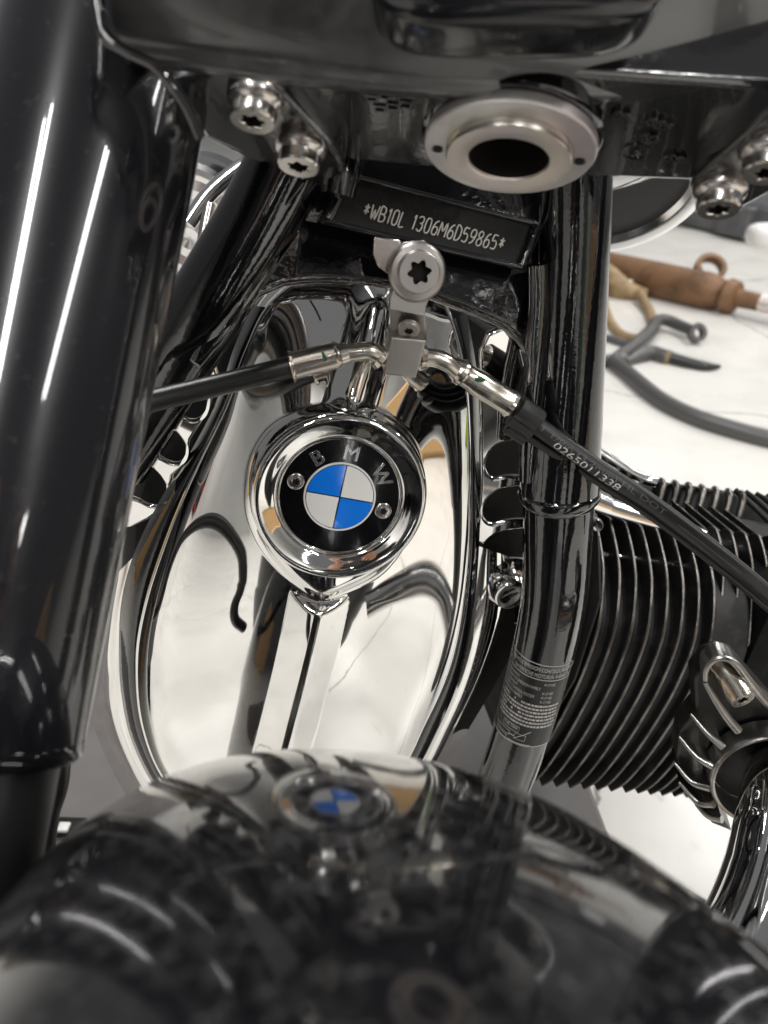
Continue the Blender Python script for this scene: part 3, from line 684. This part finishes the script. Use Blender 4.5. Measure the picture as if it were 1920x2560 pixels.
side = [[P(380, 168, .262), P(372, 160, .254), P(345, 140, .251), P(318, 118, .250), P(290, 95, .249), P(272, 70, .246), P(263, 30, .238), P(255, -60, .224), P(250, -200, .205)],
        [P(384, 176, .275), P(376, 168, .270), P(336, 140, .268), P(300, 112, .266), P(268, 92, .264), P(252, 66, .262), P(243, 28, .258), P(236, -60, .250), P(230, -200, .235)]]
v, f = grid_strip(side); mk("fascia_end", v, f, BLACK, fas)
tube("fork_pinch_edge", [P(232, -60, .236), P(246, 20, .236), P(262, 88, .237), P(312, 128, .238), P(385, 165, .240), P(432, 218, .243), P(470, 275, .247), P(500, 345, .252)], .0020, BLACK, fas, 16, 60)
lamp_c = P(1290, -150, .215)
def sbox(name, c, ax, ay, az, sx, sy, sz, e, m, parent, nu=64, nv=32):
    def sp(c_, p): return math.copysign(abs(c_)**p, c_)
    v = []; 
    for i in range(nv+1):
        b = -math.pi/2+math.pi*i/nv
        for j in range(nu):
            a = 2*math.pi*j/nu
            v.append(c+ax*sx*sp(math.cos(b), e)*sp(math.cos(a), e)+ay*sy*sp(math.cos(b), e)*sp(math.sin(a), e)+az*sz*sp(math.sin(b), e))
    f = [(i*nu+j, i*nu+(j+1) % nu, (i+1)*nu+(j+1) % nu, (i+1)*nu+j) for i in range(nv) for j in range(nu)]
    return mk(name, v, f, m, parent, sharp=80)
sbox("lamp_housing", P(1290, -95, .240), RW, UW, FW, .0445, .0245, .016, .45, LAMPB, bike)

# ================================================================== fork legs, fender, front wheel
sleeve, sfr = tube("fork_sleeve", [FT+SA*.12, FT, (FT+FBm)/2, FBm+SA*.004], .0390, SLEEVE, bike, 96, 40)
sleeve["label"] = "glossy black fork sleeve at the left, with long lamp streaks"
lathe("sleeve_rim", [(.0391, .004), (.0394, .002), (.0394, -.001), (.0384, -.0025), (.033, -.003)], FBm, SA, BLACK, sleeve, 96)
lathe("fork_slider", [(.0325, -.002), (.0325, -.30)], FBm, SA, SATIN, sleeve, 96)
OFF = BX*.36                                      # the second leg, right of the picture
tube("fork_sleeve", [FT+SA*.12+OFF, FBm+SA*.004+OFF], .0355, BLACK, bike, 64)
lathe("fork_slider", [(.0300, -.002), (.0300, -.30)], FBm+OFF, SA, SATIN, bike, 48)
cp = FBm-SA*.17+BX*.048+BY*.035
tube("brake_line", [P(148, 1845, .37), P(140, 1960, .37), P(115, 2045, .375), P(105, 2150, .375), P(112, 2290, .365)], [.0058, .0058, .006, .006], RUBBER, bike, 16, 20)
cal = box("brake_caliper", cp, .036, .060, .090, BLACK, bike, BX, -BY, BZ, ch=.18)
for q in (-.02, .02): lathe("caliper_piston_cap", [(.0165, -.004), (.0165, .003), (.015, .005), (.001, .0052)], cp+BX*.019+BZ*q, BX, CHROME2, cal, 28)
box("caliper_bracket", cp+BX*.006+BZ*.058, .014, .05, .03, STEEL, cal, BX, -BY, BZ, ch=.2)
# fender: part of a wheel-shaped shell in the motorcycle's frame
CB = np.array([-.063, -.430, .623])
def bw(p): return CAM+b2w(np.asarray(p)-CB)
Tb = CB+.25*((800-960)/FPX*RB+(1280-1885)/FPX*UB+FB); vv = Tb-CB; vl = math.hypot(vv[1], vv[2]); Nb = np.array([0, -vv[2]/vl, vv[1]/vl])
RT_, WD, HD, XC = .36, .104, .086, -.011
AX = Tb-RT_*Nb
rows = []
for i in range(97):
    ph = -1.35+2.15*i/96
    N2 = np.array([0, Nb[1]*math.cos(ph)-Nb[2]*math.sin(ph), Nb[2]*math.cos(ph)+Nb[1]*math.sin(ph)])
    row = []
    for t in np.linspace(-1.5, 1.5, 97):
        c, s = math.cos(t), math.sin(t); e = 2/2.2
        x = WD*math.copysign(abs(s)**e, s); rr = RT_-HD+HD*abs(c)**e
        row.append(bw(np.array([XC+x, AX[1], AX[2]])+rr*N2))
    rows.append(row)
v, f = grid_strip(rows); fen = mk("front_fender", v, f, FENDER, bike, sharp=80)
fen["label"] = "dusty glossy black front fender in the foreground, out of focus"
sd = fen.modifiers.new("sheet", 'SOLIDIFY'); sd.thickness = .002; sd.offset = -1
# ================================================================== right cylinder
XP2 = P(1550, 1481, .555)                          # a point on the second fin's plane
def onfin(px, py, k): return hit(px, py, XP2, BX)+BX*(.0127*k)
edge2 = [(1505, 1292), (1518, 1294), (1528, 1306), (1547, 1397), (1550, 1481), (1536, 1580), (1496, 1694), (1447, 1793), (1396, 1880), (1352, 1940), (1322, 1962)]
Wf = frame(XP2, nrm(BY), BX); Wfi = Wf.inverted()
ef = [Wfi @ Vector(hit(a, b, XP2, BX)) for a, b in edge2]; ef = [(a.x, a.y) for a in ef]
efc = catmull(ef, 44)
back = [(efc[-1][0]+.17, efc[-1][1]+.0), (efc[0][0]+.14, efc[0][1]+.0)]
cyl = plate("cylinder", [(1380, 1330), (1500, 1340), (1505, 1500), (1440, 1700), (1380, 1800), (1300, 1850), (1250, 1500)], XP2-BX*.02, BX, .002, .0005, FIN, bike)
ring_ = [tuple(q) for q in efc]+back
def shrink(d): 
    c_ = np.mean(np.array(ring_), 0); return [tuple(c_+(np.array(q)-c_)*d) for q in ring_]
core = curve_mesh("cylinder_barrel", shrink(.80), [], .14, .004, FIN, cyl, Wf @ Matrix.Translation((0, 0, .045)))
finmesh = None
def fin_obj(name, outline, k, parent, mesh=None, sc_=1., dy=0., world=None):
    Wk = (world if world is not None else Wf) @ Matrix.Translation((0, 0, .0127*k))
    if mesh is None:
        o = curve_mesh(name, outline, [], .0030, .0012, FIN, parent, Wk); me = o.data; me.materials.append(ALUB)
        for p in me.polygons:
            if abs(p.normal.z) < .80: p.material_index = 1
        return o
    return link(bpy.data.objects.new(name, mesh), parent, Wk)
f0 = fin_obj("cooling_fin", ring_, -1, cyl)
for k in range(0, 7): fin_obj("cooling_fin", None, k, cyl, f0.data)
tube("through_stud", [hit(1440, 1386, XP2-BX*.02, BX)+BY*.0, onfin(1538, 1406, 0)+BX*.0+BY*.012, onfin(1538, 1406, 5.6)+BY*.012], .0024, CHROME2, cyl, 16)
lathe("stud_cap", [(.004, -.004), (.0046, 0), (.004, .004)], C(1490, 1310, -.05), NC, CHROME2, cyl, 20)
# cylinder head with its own fins
head = box("cylinder_head", P(1990, 1560, .66), .16, .15, .13, FIN, bike, BX, BY, BZ)
XH = P(1807, 1470, .590)
eh = [(1766, 1322), (1780, 1316), (1795, 1330), (1810, 1410), (1807, 1506), (1800, 1590), (1796, 1606), (1786, 1606)]
Wh = frame(XH, nrm(BY), BX); Whi = Wh.inverted(); eh = [Whi @ Vector(hit(a, b, XH, BX)) for a, b in eh]; eh = catmull([(a.x, a.y) for a in eh], 30)
hring = [tuple(q) for q in eh]+[(eh[-1][0]+.06, eh[-1][1]), (eh[0][0]+.06, eh[0][1])]
h0 = fin_obj("head_fin", hring, 0, head, world=Wh)
for k in (1, 2, 3, 4): fin_obj("head_fin", None, k, head, h0.data, world=Wh)
tube("head_stud", [hit(1800, 1588, XH, BX)+BY*.010-BX*.004, hit(1800, 1588, XH, BX)+BY*.010+BX*.06], .0042, CHROME2, head, 16)
tube("head_stud", [hit(1780, 1430, XH, BX)+BY*.010-BX*.010, hit(1780, 1430, XH, BX)+BY*.010+BX*.02], .0036, CHROME2, head, 16)
# shorter fins of the head seen below, beyond the barrel
low = [q for q in map(tuple, efc) if q[1] < -.085]; low = low+[(low[-1][0]+.10, low[-1][1]), (low[0][0]+.10, low[0][1])]
l0 = fin_obj("head_fin", low, 7.1, head)
for k in range(1, 6): fin_obj("head_fin", None, 7.1+.92*k, head, l0.data)
# black valve cover with ribs at the rear
vc = plate("valve_cover", [(1590, 1206), (1640, 1200), (1760, 1216), (1860, 1232), (1960, 1246), (1960, 1420), (1830, 1345), (1700, 1290), (1600, 1250)], P(1700, 1240, .70), nrm(NC+.5*BZ), .05, .004, FIN, bike)
for i in range(7):
    x = 1655+i*33.4; y = 1203+i*5.2
    tube("cover_rib", [P(x-3, y-2, .705), P(x, y+4, .692), P(x+2, y+14, .689), P(x-4, y+40, .688), P(x-12, y+62, .688)], [.0028, .0034, .0034, .003, .0028], ALUB, vc, 12, 20)
for i in range(4):
    tube("cover_rib", [P(1838+i*26, 1225+i*5, .70), P(1880+i*26, 1262, .690), P(1960+i*26, 1340, .684)], .0026, FIN, vc, 12, 20)
prt, _ = tube("push_rod_tube", [P(1470, 1252, .575), P(1530, 1275, .585), P(1700, 1328, .610), P(1850, 1376, .625)], [.0086, .0084, .0080, .0074], CHROME2, bike, 28, 30)
ferp = [P(1468, 1250, .573), P(1510, 1266, .580)]
tube("tube_collar", ferp, [.0100, .0098], CHROME2, prt, 28)
tube("breather_pipe", [P(1490, 1125, .66), P(1560, 1170, .665), P(1612, 1198, .67), P(1640, 1206, .67)], .0045, CHROME2, bike, 16, 20)
# exhaust flange: ring, radial ribs, bolt, header pipe
nE = nrm(NC*.93-BX*.25-.12*BZ); cE = P(1932, 1958, .470); pxE = .470/FPX
Re = 142*pxE
flg = lathe("exhaust_flange", [(Re*1.06, -.014), (Re*1.055, -.002), (Re*1.03, .0006), (Re*1.0, .0012), (Re*.965, .0004), (Re*.955, -.004), (Re*.95, -.03)], cE, nE, ALU, bike, 72, sharp=50)
lathe("port_recess", [(Re*.95, -.018), (.001, -.020)], cE, nE, FIN, flg, 40)
def onE(px, py, h=0.): return hit(px, py, cE+nE*h, nE)
ribs = [((1728, 1785), (1768, 1832), (1808, 1868)), ((1699, 1842), (1740, 1890), (1782, 1916)), ((1688, 1908), (1730, 1955), (1776, 1970)), ((1698, 1955), (1745, 2005), (1785, 2010)), ((1740, 2010), (1770, 2040), (1805, 2048))]
for a, b_, c_ in ribs:
    p = [onE(*a, -.013), onE(*b_, -.005), onE(*c_, .000)]; q = catmull(p, 14); dn = -nE
    v, f = join([tubeg(q, [.0012, .0018, .0026], 10, 14)[:2], grid_strip([list(q), list(q+dn*.016)])])
    mk("flange_rib", v, f, ALU, flg, sharp=50)
plate("flange_body", [(1735, 1700), (1765, 1660), (1800, 1645), (1840, 1655), (1960, 1790), (1960, 1830), (1880, 1830), (1815, 1880), (1785, 1940), (1790, 2020), (1830, 2080), (1780, 2060), (1715, 1990), (1690, 1900), (1700, 1830), (1740, 1780)], cE-nE*.016, nE, .02, .002, ALUD, flg)
for A in ([(1762, 1704), (1782, 1740), (1815, 1790), (1845, 1826)], [(1763, 1700), (1766, 1672), (1785, 1650), (1810, 1645), (1838, 1658), (1870, 1700), (1905, 1745), (1940, 1775)]):
    q = catmull([(*a, 0) for a in A], 40); q = np.array([onE(a, b_, .001) for a, b_, _ in q])
    v, f = join([tubeg(q, [.0016, .0022, .0028], 12, 40)[:2], grid_strip([list(q), list(q-nE*.016)])]); mk("flange_rib", v, f, ALU, flg, sharp=50)
bA = onE(1800, 1662, -.012); bB = onE(1857, 1750, .009)
ax = nrm(bB-bA)
bl = np.linalg.norm(bB-bA)
v, f, mi = torx_bolt(.0072, .0073, bl, .0004, depth=.004, star=.55)
mk("flange_bolt", v, f, NICKEL, flg, world=frame(bA, BX, ax), mats=[HOLE], mi=mi, sharp=30)
hpipe, _ = tube("header_pipe", [P(1985, 1900, .485), P(1945, 1955, .465), P(1928, 2060, .448), P(1905, 2190, .430), P(1860, 2320, .412), P(1790, 2450, .395), P(1700, 2580, .38)], [.0165, .0185, .0195, .0205, .021, .021, .021], CHROME, bike, 48, 80)
# intake cowls either side below the tank
def cowl(c, n, R, parent):
    o = lathe("intake_cowl", [(R*.80, -.004), (R*.84, .001), (R*.92, .003), (R*.98, .001), (R, -.006), (R*.985, -.014), (R*.9, -.05), (R*.6, -.07)], c, n, CHROME2, parent, 72)
    return o
cw = cowl(P(1500, 455, .64), nrm(-BZ*.72+NC*.62), .092, bike)
lathe("cowl_mesh", [(.092*(.84-.11*i), -.003-.0016*(i % 2)) for i in range(8)], P(1500, 455, .64), nrm(-BZ*.72+NC*.62), SATIN, cw, 64, sharp=20)
cw = cowl(P(470, 600, .62), nrm(-BZ*.3+NC*.9-BX*.2), .062, bike)
lathe("cowl_mesh", [(.062*(.86-.12*i), -.003-.0016*(i % 2)) for i in range(8)], P(470, 600, .62), nrm(-BZ*.3+NC*.9-BX*.2), CHROME2, cw, 64, sharp=20)
tube("cowl_arm", [P(470, 560, .55), P(520, 490, .55), P(575, 440, .55), P(620, 410, .55)], .006, CHROME2, cw, 16, 24)
tube("cowl_bracket", [P(505, 620, .50), P(515, 560, .50), P(525, 510, .50)], .004, STEEL, bike, 12, 12)
# tank shell and fuel rail shadowing the top behind the bridge
sbox("fuel_tank", P(1150, 120, .62), BX, BY, BZ, .17, .24, .10, .7, BLACK, bike)

# ================================================================== things on and around the floor
lift = thing("lift_platform", "grey steel lift platform lying flat under the motorcycle", "lift platform", (float(G(900, 2050, .05)[0]), float(G(900, 2050, .05)[1]), 0.))
e1, e2 = G(1478, 1960, .06), G(1535, 2110, .06)
dl = nrm(e2-e1); dl[2] = 0; dl = nrm(dl); ex = np.array([dl[1], -dl[0], 0]) ; ex = ex if ex[0] < 0 else -ex
cl = e1+ex*.55-dl*.30; cl[2] = .03
box("deck_plate", cl, 1.1, .98, .06, LIFT, lift, ex, dl, np.array([0, 0, 1.]), ch=.1)
p = G(150, 2068, .066); v, f = boxg(p, np.array([1., 0, 0]), np.array([0, 1., 0]), np.array([0, 0, 1.]), .05, .02, .008); mk("deck_slot", v, f, HOLE, lift)
p = G(160, 2068, .073); v, f = boxg(p, np.array([1., 0, 0]), np.array([0, 1., 0]), np.array([0, 0, 1.]), .011, .010, .004); mk("deck_label", v, f, WHITEP, lift)

def gtube(name, pts, r, m, parent, z=None, seg=18, n=50):
    return tube(name, [G(a, b, zz) for a, b, zz in pts], r, m, parent, seg, n)[0]
def at(px, py): q = G(px, py); return (float(q[0]), float(q[1]), 0.)
mf = thing("rusty_muffler", "rusty brown exhaust muffler lying on the white floor", "muffler", at(1650, 720))
a_, b__ = G(1470, 662, .06), G(1800, 735, .06); axm = nrm(b__-a_); Lm = np.linalg.norm(b__-a_); rm = .066
lathe("muffler_body", [(.02, -.2), (rm, -.19), (rm*1.0, Lm*.86), (rm*1.03, Lm*.88), (rm*.98, Lm*.93), (rm*.80, Lm*1.0), (rm*.55, Lm*1.03), (.03, Lm*1.04)], a_, axm, RUST, mf, 40)
lathe("inlet_flange", [(.03, 0), (.05, .004), (.062, .02), (.055, .05), (.032, .06), (.026, .2)], b__+axm*.01, axm, RUST, mf, 32)
lathe("inlet_sleeve", [(.03, 0), (.031, .20)], b__+axm*.15, axm, ZINCR, mf, 24, cap1=True)
lathe("hanger_ring", [(.040, -.02), (.058, -.018), (.058, .018), (.040, .02), (.036, 0), (.040, -.02)], G(1775, 672, .11), nrm(-FW+.3*UW), RUST, mf, 28)
ba = thing("brown_wiring_bundle", "tan wrapped cable bundle with loose ends beside the rusty muffler", "cable", at(1540, 760))
gtube("bundle_core", [(1440, 690, .03), (1500, 690, .05), (1560, 725, .03), (1615, 735, .02)], [.04, .055, .045, .02], BROWN, ba)
gtube("cable_end", [(1600, 735, .03), (1622, 775, .015), (1634, 812, .01)], .017, BROWN, ba)
gtube("cable_loop", [(1500, 720, .03), (1518, 790, .01), (1555, 838, .01), (1620, 852, .01)], .016, BROWN, ba)
gtube("loose_tie", [(1545, 670, .07), (1580, 650, .08)], .010, WHITEP, ba)
gtube("loose_tie", [(1570, 705, .05), (1650, 697, .04)], .009, WHITEP, ba)
lv = thing("grey_lever", "dark grey bent pedal lever with a ring end on the floor", "lever", at(1620, 850))
gtube("lever_arm", [(1530, 905, .015), (1580, 870, .02), (1625, 830, .03), (1640, 805, .035), (1665, 800, .035), (1695, 812, .03), (1728, 826, .03)], [.020, .022, .022, .022, .020, .018], GREYP, lv)
lathe("lever_eye", [(.016, -.012), (.030, -.012), (.030, .012), (.016, .012), (.016, -.012)], G(1742, 832, .035), nrm(-FW+.2*RW), GREYP, lv, 28)
gtube("lever_strap", [(1440, 908, .012), (1500, 905, .012), (1560, 900, .012)], .021, GREYP, lv)
hs = thing("grey_hose", "thick dark grey hose curving away across the white floor", "hose", at(1750, 1030))
gtube("hose_run", [(1530, 905, .015), (1570, 935, .015), (1650, 1000, .015), (1740, 1045, .015), (1850, 1080, .015), (1960, 1108, .015)], .0225, GREYP, hs)
tl = thing("brake_lever_tool", "dark tapered tool with a bronze ferrule and thin tip on the floor", "tool", at(1680, 900))
gtube("tool_shaft", [(1565, 905, .012), (1620, 885, .014), (1668, 895, .014)], [.010, .026, .024], GREYP, tl)
gtube("tool_ferrule", [(1660, 893, .014), (1676, 896, .014)], .023, BROWN, tl)
gtube("tool_tip", [(1676, 896, .014), (1720, 908, .012), (1765, 917, .010), (1800, 916, .01)], [.020, .018, .016, .005], SATIN, tl)
rd = thing("thin_rod", "thin dark rod lying behind the grey lever", "rod", at(1500, 850))
gtube("rod", [(1430, 822, .01), (1500, 840, .01), (1570, 862, .01)], .012, RAIL, rd)
ra = thing("floor_rail", "grey steel rail beam across the floor at the far side", "rail", at(1760, 600))
a_, b__ = G(1560, 535), G(2050, 645); ar = nrm(b__-a_); pr_ = np.array([-ar[1], ar[0], 0])
if pr_[1] < 0: pr_ = -pr_
Lr = np.linalg.norm(b__-a_)
box("rail_beam", a_+ar*Lr*.4+pr_*.25+np.array([0, 0, .09]), Lr*1.6, .5, .18, RAIL, ra, ar, pr_, np.array([0, 0, 1.]))
box("rail_top", a_+ar*Lr*.4+pr_*.60+np.array([0, 0, .22]), Lr*1.6, .16, .22, RAIL, ra, ar, pr_, np.array([0, 0, 1.]))
box("rail_clip", a_+ar*Lr*.62-pr_*.02+np.array([0, 0, .09]), .18, .06, .15, RAIL, ra, ar, pr_, np.array([0, 0, 1.]))
wb = sbox("white_cap", G(1925, 590, .22), np.array([1., 0, 0]), np.array([0, 1., 0]), np.array([0, 0, 1.]), .085, .07, .045, .7, WHITEP, None)
tag(wb, "white plastic cap resting on the grey rail", "cap")
lb = thing("floor_strip", "dark strip with pale digits lying on the white floor", "strip", at(1790, 2280))
a_, b__ = G(1725, 2236, .02), G(1850, 2308, .02); ar = nrm(b__-a_); pr_ = np.cross(np.array([0, 0, 1.]), ar)
sb = box("strip_body", (a_+b__)/2-pr_*.028, np.linalg.norm(b__-a_)*1.7, .055, .014, RAIL, lb, ar, pr_, np.array([0, 0, 1.]))
text("strip_digits", "8 20", .020, frame((a_+b__)/2-pr_*.016+ar*.008+np.array([0, 0, .0075]), ar, np.array([0, 0, 1.])), PRINT, lb)

# ================================================================== what stands in front of the motorcycle and shows in its chrome
wl = mk("wall", [(-9, -5.2, 0), (9, -5.2, 0), (9, -5.2, 3.6), (-9, -5.2, 3.6), (-9, -5.35, 0), (9, -5.35, 0), (9, -5.35, 3.6), (-9, -5.35, 3.6)], [(0, 3, 2, 1), (4, 5, 6, 7), (3, 7, 6, 2), (0, 1, 5, 4), (0, 4, 7, 3), (1, 2, 6, 5)], WALLP, smooth=False); struct(wl)
tc = thing("tool_cabinet", "red tool cabinet with dark drawer fronts against the white wall", "cabinet", (-1.4, -4.8, 0))
box("cabinet_body", (-1.4, -4.8, .55), 1.5, .6, 1.0, REDP, tc)
for k in range(4): box("drawer", (-1.4, -4.49, .22+.23*k), 1.36, .03, .19, SATIN, tc)
sg_ = box("blue_sign", (1.5, -5.14, 1.75), 1.3, .04, .8, SIGNB, None); tag(sg_, "blue sign panel on the white wall", "sign")
ck = sbox("grey_cloth_prop", np.array([1.25, -2.6, .75]), np.array([1., 0, 0]), np.array([0, 1., 0]), np.array([0, 0, 1.]), .30, .20, .75, .8, GREYC, None); tag(ck, "grey blue cloth stand on the floor in front of the motorcycle", "prop")  # unseen shape added so a grey blue garment shows in the chrome
lt = box("lime_prop", (2.1, -3.4, .45), .35, .3, .9, LIME, None); tag(lt, "lime green box added for the chrome to mirror", "box")  # unseen block added to put lime colour into the chrome reflections
ph = thing("person", "person in black clothing crouching in front of the motorcycle, holding up a phone", "person", (.05, -.75, 0.))
def skin(name, joints, edges, rads, m, parent, lv=2):
    me = bpy.data.meshes.new(name); me.from_pydata(joints, edges, []); me.materials.append(m)
    o = bpy.data.objects.new(name, me); link(o, parent)
    md = o.modifiers.new("skin", 'SKIN'); md.use_smooth_shade = True
    for i, r in enumerate(rads): me.skin_vertices[0].data[i].radius = (r, r) if not isinstance(r, tuple) else r
    me.skin_vertices[0].data[0].use_root = True
    s = o.modifiers.new("sub", 'SUBSURF'); s.levels = lv; s.render_levels = lv
    return o
J = [(.02, -.80, .42), (.02, -.74, .60), (.02, -.66, .80), (.02, -.60, .93), (.02, -.57, 1.0), (.02, -.55, 1.06), (.02, -.545, 1.14), (.02, -.56, 1.20),
     (-.17, -.60, .92), (-.25, -.40, .74), (-.09, -.16, .79), (.21, -.60, .92), (.27, -.40, .74), (.12, -.16, .79),
     (-.12, -.78, .38), (-.26, -.42, .46), (-.24, -.60, .06), (-.24, -.46, .04), (.16, -.78, .38), (.30, -.42, .46), (.28, -.60, .06), (.28, -.46, .04)]
Ed = [(0, 1), (1, 2), (2, 3), (3, 4), (4, 5), (5, 6), (6, 7), (3, 8), (8, 9), (9, 10), (3, 11), (11, 12), (12, 13), (0, 14), (14, 15), (15, 16), (16, 17), (0, 18), (18, 19), (19, 20), (20, 21)]
Rd = [.14, .14, .15, .12, .06, .065, .095, .07, .075, .052, .03, .075, .052, .03, .10, .075, .05, .04, .10, .075, .05, .04]
bd = skin("body", J, Ed, Rd, CLOTH, ph)
def hand(sx, x0):
    J = [(x0, -.165, .79), (x0+sx*.01, -.12, .785), (x0+sx*.012, -.085, .78)]; E_ = [(0, 1), (1, 2)]; R_h = [.026, .032, .030]
    for i, (dz, l) in enumerate(((.033, .9), (.012, 1.), (-.010, .93), (-.030, .75))):
        b = len(J); J += [(x0+sx*.004, -.075, .78+dz), (x0-sx*.028*l, -.045, .785+dz*1.05), (x0-sx*.056*l, -.052, .788+dz*1.05)]; E_ += [(2, b), (b, b+1), (b+1, b+2)]; R_h += [.0095, .0088, .0075]
    b = len(J); J += [(x0-sx*.012, -.115, .815), (x0-sx*.042, -.095, .822)]; E_ += [(1, b), (b, b+1)]; R_h += [.0115, .009]
    return skin("hand", J, E_, R_h, SKIN, ph, 2)
hand(-1, -.085); hand(1, .115)
box("phone", (.012, -.075, .787), .145, .009, .072, SATIN, ph, np.array([1., 0, 0]), np.array([0, 1., 0]), np.array([0, 0, 1.]))
sbox("face", np.array([.02, -.515, 1.14]), np.array([1., 0, 0]), np.array([0, 1., 0]), np.array([0, 0, 1.]), .07, .06, .10, .95, SKIN, ph, 24, 16)
cb = box("cardboard_box", (-2.9, .5, .45), .3, 1.2, .90, CARD, None); tag(cb, "long brown cardboard box on the floor to the left", "box")
cb = box("cardboard_sheet", (2.6, -1.4, .35), .4, 1.6, .70, CARD, None); tag(cb, "flat brown cardboard carton on the floor to the right", "box")
